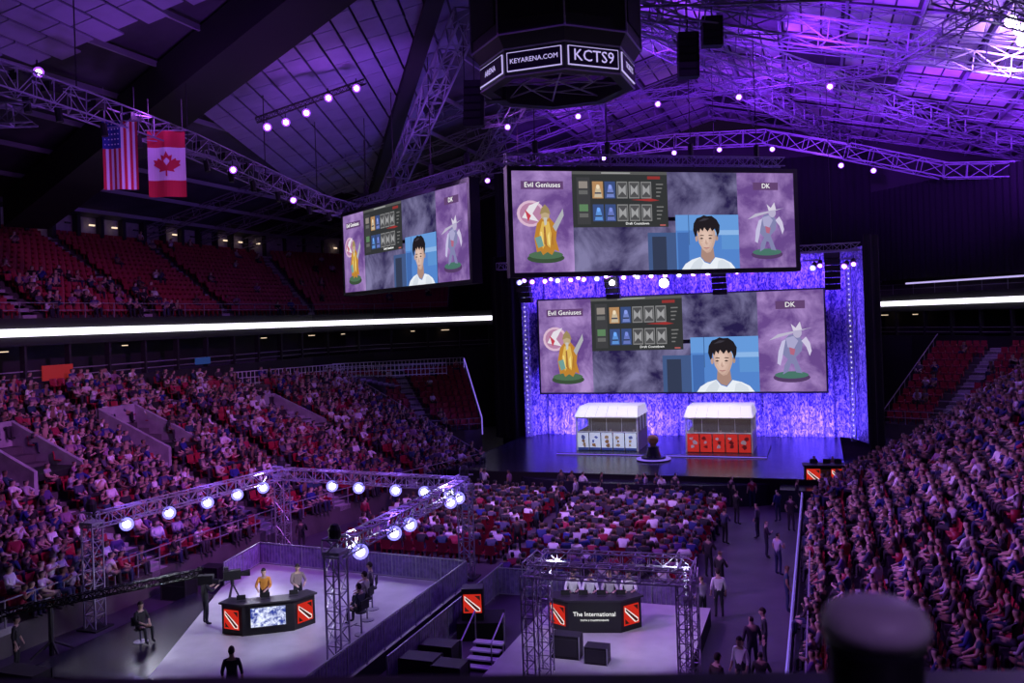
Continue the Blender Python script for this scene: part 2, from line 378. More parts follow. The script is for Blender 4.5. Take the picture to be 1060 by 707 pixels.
# ------------------------------------------------------------------ shell
b=MB(); b.box((-2,45,-.15),(110,130,.3),'floor'); b.build('floor')
def ribbonwall(b,path,z0,z1,th,k):
    for (x0,y0),(x1,y1) in zip(path,path[1:]):
        L=math.dist((x0,y0),(x1,y1)); a=math.atan2(y1-y0,x1-x0)
        b.box(((x0+x1)/2,(y0+y1)/2,(z0+z1)/2),(L+.02,th,z1-z0),k,rz=a)
LW=[(-33.5,-6),(-33.5,30),(-33.5,68),(-31.3,75.5),(-26,81),(-18.5,86.5)]
RW=[(13,92.5),(18,88),(25.5,78.2),(31,69),(33.6,59),(33.6,-6)]
for path,nm in ((LW,'left'),(RW,'right')):
    b=MB(); ribbonwall(b,path,0,8.2,.4,'dark'); ribbonwall(b,path,10.4,12,.5,'black')
    for (x0,y0),(x1,y1) in zip(path,path[1:]):
        L=math.dist((x0,y0),(x1,y1)); n=max(1,int(L/3)); out=-1 if nm=='left' else 1
        for i in range(n):
            t=(i+.5)/n; x=x0+(x1-x0)*t; y=y0+(y1-y0)*t; a=math.atan2(y1-y0,x1-x0)
            b.box((x,y,9.3),(.15,.4,2.2),'dark',rz=a)
            if random.random()<.5: b.box((x+out*1.6,y,10.1),(random.uniform(.3,.8),.2,.05),'warm',rz=a)
    ribbonwall(b,[(x+(-3 if nm=='left' else 3),y) for x,y in path],8.2,10.5,.2,'dark')
    for z in (8.5,8.9): ribbonwall(b,path,z,z+.06,.1,'steel')
    if nm=='left':
        b.box((-33.2,40,8.75),(.08,2.2,.9),'banner'); b.box((-33.2,53,8.7),(.08,1.6,.5),'bluesign')
    b.build('wall_'+nm+'_suites')
    b=MB(); c=.34 if nm=='left' else -.34
    ribbonwall(b,[(x+c,y-(.15)) for x,y in path],10.95,11.4,.12,'led')
    b.build('led_ribbon_board')
b=MB(); ribbonwall(b,[(17.5,87.4),(25.0,77.9),(30.5,68.8),(33.1,59),(33.1,20)],12.9,13.05,.1,'ledp'); b.build('led_ribbon_board')
b=MB(); ribbonwall(b,[(-46.3,-6),(-46.3,76),(-42,89),(-31,96)],18.5,21.0,.3,'step')
path=[(-46,-6),(-46,76),(-42,88.6),(-31,95.6)]
for (x0,y0),(x1,y1) in zip(path,path[1:]):
    L=math.dist((x0,y0),(x1,y1)); n=int(L/2.4)
    for i in range(n):
        t=(i+.5)/n; b.box((x0+(x1-x0)*t+.3,y0+(y1-y0)*t,19.8),(.15,.5,.12),'warm' if random.random()<.55 else 'dark')
        b.box((x0+(x1-x0)*t+.2,y0+(y1-y0)*(t+.4/n),19.6),(.5,.35,2.2),'dark')
b.build('wall_left')
b=MB(); b.box((-2,97,15),(110,.4,30),'black'); b.build('wall_back')
b=MB(); b.box((47.5,45,15),(.4,110,30),'black'); b.build('wall_right')
b=MB(); b.box((-2,-14,15),(110,.4,30),'black'); b.build('wall_front')
RZ=lambda x:32-.25*abs(x)
b=MB()
for sx in (-1,1):
    b.add([(0,-14,32),(0,97,32),(sx*50,97,19.5),(sx*50,-14,19.5),(0,-14,32.3),(0,97,32.3),(sx*50,97,19.8),(sx*50,-14,19.8)],[(0,1,2,3),(7,6,5,4)],'deck')
b.build('ceiling')
b=MB()
def lining(x0,x1,y0,y1):
    b.add([(x0,y0,RZ(x0)-.12),(x1,y0,RZ(x1)-.12),(x1,y1,RZ(x1)-.12),(x0,y1,RZ(x0)-.12)],[(3,2,1,0)],'fabric')
for i in range(-3,12):
    for j in range(7):
        x0=i*4+.25; y0=48+j*7+.35
        if x0<-10 and y0<60: continue
        if (i*7+j*3)%5==0: continue
        for q in range(3): lining(x0+q*1.2,x0+q*1.2+1.08,y0,y0+6.3)
b.build('ceiling_lining_strips')
b=MB()
for x in range(-48,49,4):
    b.box((x,42,RZ(x)-.35),(.16,108,.3),'roofsteel')
for y in range(-8,97,7):
    for sx in (-1,1):
        if sx==-1 and y<60: continue
        b.truss((0,y,31.2),(sx*47,y,RZ(47)-.8),.9,'roofsteel',bay=2.2,r=.05)
for e in ((32,92,23),(14,95,27),(-12,95,28),(40,66,21.5),(44,38,20.5),(-30,94,23.8)):
    b.truss((-2,46,28.5),e,1.2,'roofsteel',bay=2.4,r=.07)
ring=[(-17,70,24.0),(-10,76.5,25.8),(-2,80,26.6),(6,80,26.2),(12.5,78,24),(20,80,22),(30,78,21)]
for a,c in zip(ring,ring[1:]): b.truss(a,c,1.2,'roofsteel',bay=1.8,r=.06)
ring2=[(-14,62,26),(-4,66,27.6),(6,64,27),(14,58,25.5),(18,46,25)]
for a,c in zip(ring2,ring2[1:]): b.truss(a,c,.7,'roofsteel',bay=1.4,r=.045)
b.truss((-8.5,46,28.3),(-22,61,20),1.2,'roofsteel',bay=1.8,r=.08)
b.truss((16,48,26.5),(30,60,24),.9,'roofsteel',bay=1.6,r=.06)
b.build('roof_trusses')
def inside(p,poly):
    c=False;n=len(poly)
    for i in range(n):
        x1,y1=poly[i];x2,y2=poly[(i+1)%n]
        if (y1>p[1])!=(y2>p[1]) and p[0]<(x2-x1)*(p[1]-y1)/(y2-y1)+x1: c=not c
    return c
f2=[(-25.5,43),(-33,69),(-29,76),(-15,56),(-7,44),(-8,38),(-13,38)]
f1=[(-43,-5),(-43,27),(-30,30.5),(-25,33),(-16,34),(-6,33),(-6,-5)]
b=MB()
for poly,ang in ((f2,math.radians(17)),(f1,math.radians(6))):
    ca,sa=math.cos(ang),math.sin(ang)
    for i in range(-60,90):
        for j in range(-90,120):
            w,l=1.25,2.3; lx=i*w; ly=j*l+(.6*(i%2)); x=lx*ca-ly*sa; y=lx*sa+ly*ca
            if abs(x)>60 or not inside((x,y),poly): continue
            vs=[]
            for a,c in ((-.5,-.5),(.5,-.5),(.5,.5),(-.5,.5)):
                px=a*(w-.14); py=c*(l-.08); X=x+px*ca-py*sa; Y=y+px*sa+py*ca; vs.append((X,Y,RZ(X)-.9))
            b.add(vs+[(p[0],p[1],p[2]+.08) for p in vs],[(3,2,1,0),(4,5,6,7),(0,1,5,4),(1,2,6,5),(2,3,7,6),(3,0,4,7)],'panel')
b.build('acoustic_baffle_panels')
b=MB()
def girder(p1,p2,w,h):
    p1=Vector(p1);p2=Vector(p2);d=(p2-p1).normalized();u=d.cross(Vector((0,0,1))).normalized()*w/2;up=Vector((0,0,h))
    vs=[p1-u,p1+u,p2+u,p2-u]; vs=vs+[v+up for v in vs]
    b.add(vs,[(0,1,2,3),(7,6,5,4),(0,4,5,1),(1,5,6,2),(2,6,7,3),(3,7,4,0)],'beam')
girder((-3,33.5,29),(-42,46,18.5),3.0,2.2)
girder((-9,43,28.5),(-38,86,20),1.0,1.0)
b.build('roof_girder')

# ------------------------------------------------------------------ catwalk truss with lights, flags
b=MB()
P=[(-19.5,16,21.2),(-20,24,21.2),(-20.8,30,21.2),(-21.5,38,20.9),(-22.3,46,20.2),(-23,53,19.6),(-23,60,19.4)]
for a,c in zip(P,P[1:]):
    b.truss(a,c,1.0,'roofsteel',bay=1.1,r=.045)
    for t in (.2,.5,.8):
        q=lerp(a,c,t); b.bar((q[0],q[1],q[2]-.5),(q[0]+.1,q[1],q[2]-1.1),.16,'black',8); b.box((q[0]-.3,q[1],q[2]+.4),(.5,.7,.4),'black')
b.truss((-34,18,19),(-20,27,20),.8,'roofsteel',r=.05)
for a in P: b.bar(a,(a[0],a[1],RZ(a[0])-1),.03,'dark')
b.truss((-21,43.4,23.2),(-16,47.6,25.9),.3,'dark',r=.03)
b.build('lighting_catwalk')
def fixture(b,p,aim,k='lamp',s=.22):
    """moving-head lamp: tapered can, coloured emissive ring imitating glow, hot white centre, yoke"""
    p=Vector(p);d=(Vector(aim)-p).normalized()
    b.bar(p-d*s*1.4,p+d*s*1.2,s*.65,'black',12,r2=s*1.06)
    b.bar(p+d*s*1.2,p+d*s*1.25,s*.98,k,14)
    b.bar(p+d*s*1.25,p+d*s*1.30,s*(.98 if k=='lamp' else .55),'lamp',12)
    b.bar(p+Vector((0,0,s*2.2)),p,.03,'black')
b=MB()
for p in ((-20.7,44.0,22.9),(-20,44.9,23.3),(-19,45.6,23.9),(-17.8,46.2,24.8),(-16.3,47,25.4)): fixture(b,p,(8,10,10),'lampp',.26)
for p in ((-21.2,41.3,20.0),(-21.7,48,19.1),(-22.4,56,18.8),(-20.3,27.5,21.9)): fixture(b,p,(8,10,10),'lampp',.22)
for p in ((13.6,40,25.4),(15.5,42,25.2),(19.8,51.5,25.6),(20.5,53,25.5),(20.9,54.5,25.3)): fixture(b,p,(6,8,10),'lamp',.3)
for p in ((-16.5,69.6,22.9),(-13.5,72.5,23.9),(-8,77,25.2),(-2,79.2,25.5),(2,79.2,25.4),(6.5,79.2,25.0),(12,77.4,22.8),(14.5,77.8,22.2),(-12,62.4,25.6),(-7,64.5,26.3),(-1,65.2,26.7),(5,63.8,26.2),(11,60,25.3),(22,54,24.2),(27,58,23.3)): fixture(b,p,(9,5,8),'lampp',.24)
b.build('purple_spotlights')

def flag(w,h,cells):
    b=MB(); n=14
    def fold(x): return .10*math.sin(x/w*9)
    for (x0,x1,z0,z1,c) in cells:
        k=max(1,int((x1-x0)*n))
        for i in range(k):
            a=x0+(x1-x0)*i/k; d=x0+(x1-x0)*(i+1)/k
            b.add([(a*w,fold(a*w),-z0*h),(d*w,fold(d*w),-z0*h),(d*w,fold(d*w),-z1*h),(a*w,fold(a*w),-z1*h)],[(0,1,2,3)],'gfxd',c)
    b.bar((-.1,0,.03),(w+.1,0,.03),.03,'steel'); b.bar((.1,0,.03),(.1,0,1.6),.012,'steel'); b.bar((w-.1,0,.03),(w-.1,0,1.6),.012,'steel')
    return b
R=(.6,.03,.05);Wt=(.8,.78,.8);Bl=(.03,.05,.3)
cells=[(i/13,(i+1)/13,0 if i>=7 else .4,1,R if i%2==0 else Wt) for i in range(13)]+[(0,7/13,0,.4,Bl)]
b=flag(1.55,3.2,cells)
for i in range(5):
    for j in range(5):
        x=.1+i*.155;z=-.12-j*.24; s=.04; y=.10*math.sin(x/1.55*9)-.015
        b.add([(x-s,y,z),(x,y,z-s),(x+s,y,z),(x,y,z+s)],[(0,1,2,3)],'gfxd',Wt)
b.build('united_states_flag',loc=(-21.5,32.1,20.9),rz=math.radians(28))
b=flag(1.8,3.3,[(0,1,0,.25,R),(0,1,.25,.75,Wt),(0,1,.75,1,R)])
leaf=[(0,.5),(.1,.3),(.22,.36),(.18,.12),(.34,.24),(.37,.14),(.52,.16),(.46,.02),(.52,-.04),(.26,-.22),(.3,-.32),(.03,-.28),(.03,-.5),(-.03,-.5),(-.03,-.28),(-.3,-.32),(-.26,-.22),(-.52,-.04),(-.46,.02),(-.52,.16),(-.37,.14),(-.34,.24),(-.18,.12),(-.22,.36),(-.1,.3)]
b.poly([(.9+x*1.25,.10*math.sin((.9+x*1.25)/1.8*9)-.03,-1.65+z*1.25) for x,z in leaf],'gfxd',R)
b.build('canadian_flag',loc=(-21.5,35.0,21.0),rz=math.radians(28))

# ------------------------------------------------------------------ scoreboard (octagonal)
b=MB(); cx,cy=-2.3,42.6
OA=math.radians(19.4-90+2)
def octo(r,z): return [(cx+r*math.cos(OA+i*math.pi/4),cy+r*math.sin(OA+i*math.pi/4),z) for i in range(8)]
def ringband(r0,z0,r1,z1,k):
    A=octo(r0,z0);B_=octo(r1,z1); b.add(A+B_,[(i,(i+1)%8,8+(i+1)%8,8+i) for i in range(8)],k)
ringband(3.9,22.5,3.9,23.8,'black'); ringband(3.3,22.5,3.9,22.5,'black'); ringband(3.3,22.5,3.3,23.5,'dark'); ringband(3.9,23.8,4.3,24.4,'black'); ringband(4.3,24.4,4.3,29.2,'black')
for k in range(8):
    b.bar(octo(4.33,24.4)[k],octo(4.33,29)[k],.05,'roofsteel')
    A=Vector(octo(4.32,24.8)[k]);C=Vector(octo(4.32,24.8)[(k+1)%8]); m=(A+C)/2; n=(m-Vector((cx,cy,24.8))).normalized(); an=math.atan2(n.y,n.x)+math.pi/2
    b.box((m.x+.03*n.x,m.y+.03*n.y,26.8),(2.8,.08,3.6),'drape',rz=an)
for z,r,c in ((22.5,3.92,'steel'),(23.8,3.92,'steel'),(24.4,4.32,'steel')):
    O=octo(r,z)
    for i in range(8): b.bar(O[i],O[(i+1)%8],.045,c)
I=octo(3.3,22.8)
for i in range(8):
    b.bar(I[i],(cx,cy,23.0),.05,'steel'); q=octo(1.8,22.9); b.bar(q[i],q[(i+1)%8],.05,'steel'); b.bar(I[i],q[(i+1)%8],.03,'steel')
    b.bar(octo(4.1,29)[i],octo(4.1,30.6)[i],.05,'dark')
ringband(3.2,24.0,.1,24.0,'dark')
O=octo(3.93,0); faces=[]
for i in range(8):
    a=Vector(O[i]);c=Vector(O[(i+1)%8]); m=(a+c)/2; n=(m-Vector((cx,cy,0))).normalized(); an=math.atan2(n.y,n.x)+math.pi/2
    faces.append((m,n,an)); w=(c-a).length-.3
    b.box((m.x+n.x*.03,m.y+n.y*.03,23.15),(w,.06,.9),'ledp',rz=an); b.box((m.x+n.x*.05,m.y+n.y*.05,23.15),(w-.08,.06,.82),'black',rz=an)
sc=b.build('octagonal_scoreboard')
fs=sorted(faces,key=lambda f:f[1].dot((Vector((9.8,0,0))-f[0]).normalized()),reverse=True)[:4]; fs=sorted(fs,key=lambda f:f[0].x)
for f,tx,sz in zip(fs,('ARENA','KEYARENA.COM','KCTS9','TICKETS'),(.4,.32,.76,.4)):
    text('sign_text',tx,sz,(f[0].x+f[1].x*.1,f[0].y+f[1].y*.1,23.15),f[2],'ledp',sc)
b=MB()
for (x,y,z,n) in ((-7.2,43.5,23.6,6),(-5.8,43.2,24.3,5),(3.6,48,26,6),(4.8,49,27,4)):
    for i in range(n): b.box((x,y-i*.05,z-i*.42),(1.1,.7,.38),'black',rz=.3); b.box((x+.02,y-.36-i*.05,z-i*.42),(.9,.02,.28),'dark',rz=.3)
    b.bar((x,y,z),(x,y,29.8),.03,'dark')
for (x,y) in ((-11.6,63.5),(-4.6,63.3),(3.2,63.3),(10.8,62.5)):
    for i in range(6): b.box((x,y+i*i*.03,14.5-i*.42),(1.0,.7,.38),'black'); b.box((x,y-.36+i*i*.03,14.5-i*.42),(.85,.02,.3),'dark')
    b.bar((x,y,14.6),(x,y,28.5),.03,'dark')
b.build('hanging_line_array_speakers')

# ------------------------------------------------------------------ video screens
def ell(cx,cy,rx,ry,n=18,a0=0,a1=2*math.pi): return [(cx+rx*math.cos(a0+(a1-a0)*i/n),cy+ry*math.sin(a0+(a1-a0)*i/n)) for i in range(n)]
def screen(name,W,H,loc,rz,frame=.25,depth=.6):
    b=MB()
    b.box((W/2,depth/2+.02,H/2),(W+2*frame,depth,H+2*frame),'black')
    b.box((W/2,-.02,-frame/2),(W+2*frame,.1,frame),'black'); b.box((W/2,-.02,H+frame/2),(W+2*frame,.1,frame),'black')
    for x in (-frame/2,W+frame/2): b.box((x,-.02,H/2),(frame,.1,H),'black')
    def pg(pts,col=(1,1,1),k='gfx',lay=1):
        b.poly([(x*W,-.008*lay,(1-y)*H) for x,y in pts],k,col)
    def rc(x0,y0,x1,y1,col=(1,1,1),k='gfx',lay=1): pg([(x0,y1),(x1,y1),(x1,y0),(x0,y0)],col,k,lay)
    rc(0,0,.2,1,k='cloudp'); rc(.785,0,1,1,k='cloudp'); rc(.2,.5,.56,1,k='cloudg'); rc(.53,0,.785,.46,k='cloudg')
    rc(.2,0,.53,.56,(.03,.032,.034),lay=2); rc(.2,0,.53,.03,(.09,.09,.09),lay=3); rc(.3,.008,.4,.022,(.3,.3,.3),lay=4)
    rc(.215,.06,.26,.53,(.045,.045,.05),lay=3)
    for r,y in ((0,.1),(1,.33)):
        rc(.222,y,.252,y+.07,(.25,.22,.2) if r==0 else (.1,.2,.1),lay=4); rc(.222,y+.09,.252,y+.13,(.12,.12,.12),lay=4)
        for i in range(5):
            x=.268+i*.042
            if i<2:
                rc(x,y,x+.037,y+.17,((.40,.22,.10) if (r==0 and i==0) else (.04,.07,.2)),lay=3)
                cc=[(.5,.42,.3),(.15,.2,.5),(.1,.25,.6),(.12,.16,.45)][r*2+i]
                pg([(x+.006,y+.16),(x+.01,y+.09),(x+.015,y+.03),(x+.024,y+.035),(x+.03,y+.1),(x+.033,y+.16)],cc,lay=4)
                pg(ell(x+.019,y+.055,.006,.022),tuple(min(1,c*1.5) for c in cc),lay=5); rc(x+.008,y+.11,x+.03,y+.125,(.03,.04,.08),lay=5)
            else:
                rc(x,y,x+.037,y+.17,(.20,.20,.205),lay=3); rc(x+.003,y+.012,x+.034,y+.158,(.07,.07,.075),lay=4)
                pg([(x+.006,y+.03),(x+.0185,y+.075),(x+.031,y+.03),(x+.031,y+.14),(x+.0185,y+.10),(x+.006,y+.14)],(.30,.30,.31),lay=5)
        for i in range(4): rc(.49,y+.02+i*.04,.515-.004*i,y+.033+i*.04,(.16,.16,.16),lay=3)
    rc(.46,.045,.505,.075,(.25,.03,.03),lay=3); pg([(.40,.285),(.47,.27),(.50,.29),(.47,.30)],(.3,.03,.03),lay=4); rc(.5,.535,.52,.55,(.4,.1,.1),lay=4)
    rc(.455,.62,.565,1,(.05,.09,.22),lay=3); rc(.47,.66,.52,1,(.03,.04,.08),lay=4)
    # camera feed
    rc(.555,.44,.785,1,(.08,.21,.55),lay=5); rc(.555,.44,.785,.60,(.12,.29,.64),lay=6); rc(.68,.60,.785,.65,(.24,.42,.72),lay=6); rc(.72,.65,.785,.8,(.10,.26,.58),lay=6)
    rc(.56,.62,.6,1,(.05,.13,.38),lay=6); rc(.6,.44,.603,.75,(.05,.12,.3),lay=7)
    # player portrait
    pg([(.572,1),(.585,.945),(.61,.90),(.64,.875),(.655,.93),(.675,.95),(.695,.88),(.725,.90),(.752,.94),(.768,1)],(.74,.78,.84),lay=7)
    pg([(.60,1),(.615,.93),(.64,.88),(.65,.94),(.64,1)],(.60,.65,.72),lay=8); pg([(.70,1),(.705,.92),(.72,.905),(.745,.95),(.75,1)],(.62,.67,.74),lay=8)
    pg([(.645,.78),(.688,.78),(.692,.88),(.675,.94),(.655,.92),(.642,.87)],(.36,.22,.18),lay=8)
    F=[(.631,.62),(.636,.56),(.66,.53),(.686,.56),(.697,.62),(.697,.70),(.689,.77),(.677,.825),(.664,.835),(.649,.80),(.636,.73)]
    pg(F,(.50,.33,.27),lay=9)
    for k,(sx_,c) in enumerate(((.86,(.56,.38,.31)),(.66,(.62,.43,.36)),(.42,(.67,.48,.40)))):
        pg([(.660+(x-.664)*sx_,.68+(y-.68)*(sx_+.04)) for x,y in F],c,lay=10+k)
    pg(ell(.628,.685,.005,.032),(.46,.29,.24),lay=9); pg(ell(.702,.68,.005,.03),(.38,.25,.2),lay=9)
    pg([(.622,.67),(.615,.60),(.618,.53),(.630,.475),(.645,.462),(.655,.445),(.668,.455),(.684,.452),(.702,.49),(.713,.55),(.711,.62),(.703,.675),(.699,.62),(.694,.585),(.684,.612),(.678,.575),(.668,.615),(.656,.572),(.650,.612),(.642,.582),(.636,.63),(.631,.60),(.627,.66)],(.014,.011,.015),lay=14)
    pg([(.635,.51),(.655,.475),(.675,.48),(.66,.50)],(.04,.036,.05),lay=15)
    for x0,x1 in ((.637,.654),(.668,.685)):
        pg([(x0,.658),(x0+.006,.647),(x1,.652),(x1,.660)],(.10,.06,.05),lay=14)
        pg([(x0+.001,.686),(x0+.008,.674),(x1-.001,.686),(x0+.008,.694)],(.06,.035,.03),lay=14)
        pg([(x0,.706),(x0+.008,.701),(x1,.706),(x0+.008,.714)],(.50,.34,.28),lay=14)
    pg([(.661,.69),(.656,.735),(.662,.746),(.668,.737),(.664,.72)],(.50,.33,.27),lay=14); pg([(.657,.739),(.662,.746),(.668,.739),(.662,.75)],(.33,.2,.17),lay=15)
    pg([(.650,.783),(.656,.777),(.662,.780),(.668,.776),(.675,.782),(.662,.794)],(.40,.19,.18),lay=14); pg([(.655,.80),(.668,.80),(.662,.806)],(.46,.31,.26),lay=14)
    # left mascot: robed figure with round shield
    pg(ell(.105,.86,.062,.05),(.04,.07,.04),lay=3); pg(ell(.105,.83,.057,.04),(.07,.14,.08),lay=4)
    pg(ell(.06,.42,.046,.13),(.62,.42,.56),lay=3); pg(ell(.06,.42,.037,.105),(.42,.2,.34),lay=4); pg([(.03,.46),(.055,.34),(.09,.30),(.065,.42),(.085,.5)],(.7,.66,.72),lay=5); pg([(.04,.38),(.06,.44),(.05,.5),(.045,.44)],(.5,.05,.08),lay=6)
    pg([(.075,.8),(.068,.66),(.078,.52),(.095,.46),(.12,.46),(.145,.55),(.14,.68),(.15,.8),(.135,.78),(.125,.83),(.11,.80),(.095,.83),(.088,.79)],(.45,.2,.03),lay=6)
    pg([(.085,.62),(.095,.5),(.118,.5),(.125,.62),(.12,.76),(.105,.72),(.095,.77)],(.65,.42,.09),lay=7); pg([(.1,.55),(.105,.55),(.11,.75),(.1,.72)],(.3,.12,.04),lay=8)
    pg(ell(.106,.44,.014,.045),(.45,.34,.2),lay=8); pg([(.088,.43),(.094,.37),(.106,.33),(.118,.37),(.124,.43),(.106,.41)],(.3,.22,.1),lay=9); pg([(.1,.46),(.112,.46),(.11,.53),(.103,.54)],(.5,.48,.45),lay=9)
    pg([(.13,.55),(.160,.40),(.165,.37),(.168,.44),(.14,.60)],(.38,.38,.42),lay=8); pg([(.07,.66),(.09,.64),(.098,.74),(.08,.76)],(.15,.3,.28),lay=9)
    for i in range(4): pg([(.088+i*.012,.60+.02*i),(.094+i*.012,.60),(.098+i*.011,.74),(.092+i*.011,.72)],(.38,.16,.03) if i%2 else (.8,.62,.2),lay=8)
    # right creature
    pg(ell(.89,.86,.06,.05),(.08,.04,.12),lay=3); pg(ell(.89,.835,.055,.036),(.06,.16,.13),lay=4)
    pg([(.862,.83),(.868,.74),(.88,.68),(.86,.62),(.865,.50),(.885,.44),(.91,.43),(.93,.5),(.925,.6),(.905,.66),(.915,.74),(.925,.82),(.905,.81),(.898,.73),(.889,.72),(.88,.8)],(.2,.2,.38),lay=5)
    pg([(.845,.72),(.85,.60),(.862,.50),(.875,.48),(.868,.57),(.862,.66),(.855,.74)],(.5,.47,.68),lay=6); pg([(.875,.47),(.9,.45),(.915,.5),(.9,.58),(.88,.56)],(.36,.34,.55),lay=6); pg(ell(.913,.42,.014,.05),(.42,.38,.55),lay=7)
    pg([(.925,.5),(.94,.56),(.95,.65),(.957,.6),(.952,.52),(.94,.46)],(.55,.5,.68),lay=6); pg([(.885,.56),(.905,.58),(.9,.64),(.888,.63)],(.4,.12,.2),lay=7)
    pg([(.9,.4),(.893,.33),(.908,.37),(.922,.31),(.928,.39)],(.6,.56,.68),lay=8); pg([(.82,.49),(.85,.43),(.96,.37),(.86,.455)],(.45,.42,.55),lay=5)
    rc(.03,.10,.17,.18,(.11,.05,.15),lay=2); rc(.845,.10,.94,.18,(.11,.05,.15),lay=2)
    o=b.build(name,loc=loc,rz=rz)
    for t,x in (('Evil Geniuses',.1),('DK',.892)):
        text('caption',t,H*.07,(x*W,-.06,H*.86),0,'capt',o)
    text('caption','Draft Countdown',H*.035,(.42*W,-.06,H*.475),0,'capt',o)
    return o
screen('stage_video_screen',21.5,7.35,(-11.3,66.4,5.0),0,.12,.3)
screen('hanging_video_screen',17.1,5.5,(-5.5,44.1,13.45),math.radians(34.06))
screen('hanging_video_screen',17.0,5.5,(-22.4,55.4,13.3),math.radians(-35.66))
b=MB()
for (p,q) in (((-5.5,44.1),(8.7,53.7)),((-22.4,55.4),(-8.6,45.5))):
    p=Vector((*p,0));q=Vector((*q,0)); d=(q-p).normalized(); n=Vector((-d.y,d.x,0))
    b.truss(tuple(p+n*1.1+Vector((0,0,19.8))),tuple(q+n*1.1+Vector((0,0,19.8))),.5,'roofsteel',r=.04)
    for t in (.1,.35,.65,.9):
        a=p+(q-p)*t+n*1.1; b.bar((a.x,a.y,19.8),(a.x,a.y,RZ(a.x)-1.2),.03,'dark'); b.bar((a.x-n.x*.8,a.y-n.y*.8,19),(a.x,a.y,19.8),.04,'dark')
        b.bar((a.x,a.y,20),(a.x,a.y,20.8),.16,'black',8)
b.build('screen_rigging')

# ------------------------------------------------------------------ stage
b=MB()
path=[]
for i in range(0,301):
    t=i/300; x=-12.6+25.4*t; y=67.9+.14*math.sin(x*7)+.08*math.sin(x*17)
    e=max(0,abs(x+.1)-11.3); y-=e*e*1.3
    path.append((x,y))
vs=[];n=len(path)
for z in (1.5,6,10,15.2): vs+=[(x,y,z) for x,y in path]
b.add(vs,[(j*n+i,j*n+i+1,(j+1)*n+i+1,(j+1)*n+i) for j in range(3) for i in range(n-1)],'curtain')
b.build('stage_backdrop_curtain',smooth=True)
b=MB()
def drape(x0,y0,x1,y1,z0,z1):
    L=math.dist((x0,y0),(x1,y1)); m=max(6,int(L*8)); nx,ny=-(y1-y0)/L,(x1-x0)/L; A=[]
    for i in range(m+1):
        t=i/m; o=.1*math.sin(t*L*9); A.append((x0+(x1-x0)*t+nx*o,y0+(y1-y0)*t+ny*o))
    vs=[(x,y,z0) for x,y in A]+[(x,y,z1) for x,y in A]; k=len(A); b.add(vs,[(i,i+1,k+i+1,k+i) for i in range(m)],'drape')
drape(-15,65.6,-12.8,65,1.5,16); drape(12.9,65,14.0,66,0,16); drape(-16,70,-15,88,0,24); drape(14,70,14,90,0,12)
b.build('masking_drapes')
b=MB()
for p,q in (((15,91),(25.2,77.6)),((25.2,77.6),(33,60)),((33,60),(33,-4))): drape(*p,*q,13.4,22)
drape(-13,90,15,91,0,26)
b.build('masking_drapes')
b=MB()
b.box((-1,59.5,.75),(24,17,1.5),'stageblk'); b.box((-1,50.98,.75),(24,.04,1.44),'drape')
pts=[(-.5+7.5*math.cos(a),51.2+1.6*math.sin(a)) for a in np.linspace(math.pi,2*math.pi,24)]
vs=[(x,y,1.2) for x,y in pts]+[(x,y,0) for x,y in pts]; k=len(pts)
b.add(vs,[tuple(range(k))]+[(i,k+i,k+i+1,i+1) for i in range(k-1)],'stageblk')
b.box((-.6,60.5,1.56),(14,5.5,.12),'stageblk'); b.box((-.6,57.72,1.56),(14,.05,.05),'blueglow')
b.box((10,51.5,.6),(5,4.5,1.2),'stageblk')
b.build('main_stage')
b=MB()
b.truss((-12.5,63.5,14.6),(12.5,63.5,14.6),.6,'alu',r=.04); b.truss((-12.5,60.5,14.9),(12.5,60.5,14.9),.5,'alu',r=.04)
for i in range(24):
    x=-11.8+i*1.02
    fixture(b,(x,63.4,13.9),(x*.6,50,6),'lampp' if i%3 else 'lampb',.24)
    if i%2: fixture(b,(x+.4,60.5,13.9),(x,50,6),'lampp',.2)
b.lathe((-.6,63.0,13.0),[(.1,.0),(.34,.1),(.36,.5),(.2,.6)],'black',14); b.bar((-.6,62.72,13.2),(-.6,62.66,13.18),.34,'lamp',14); b.bar((-4.4,62.72,13.4),(-4.4,62.66,13.38),.2,'lamp',14)
for x in (-12.3,11.9):
    b.truss((x,66.1,1.5),(x,66.1,14.6),.35,'alu',r=.03)
    for i in range(34): b.box((x,65.85,1.9+i*.37),(.08,.05,.1),'capt')
b.build('stage_lighting_truss')
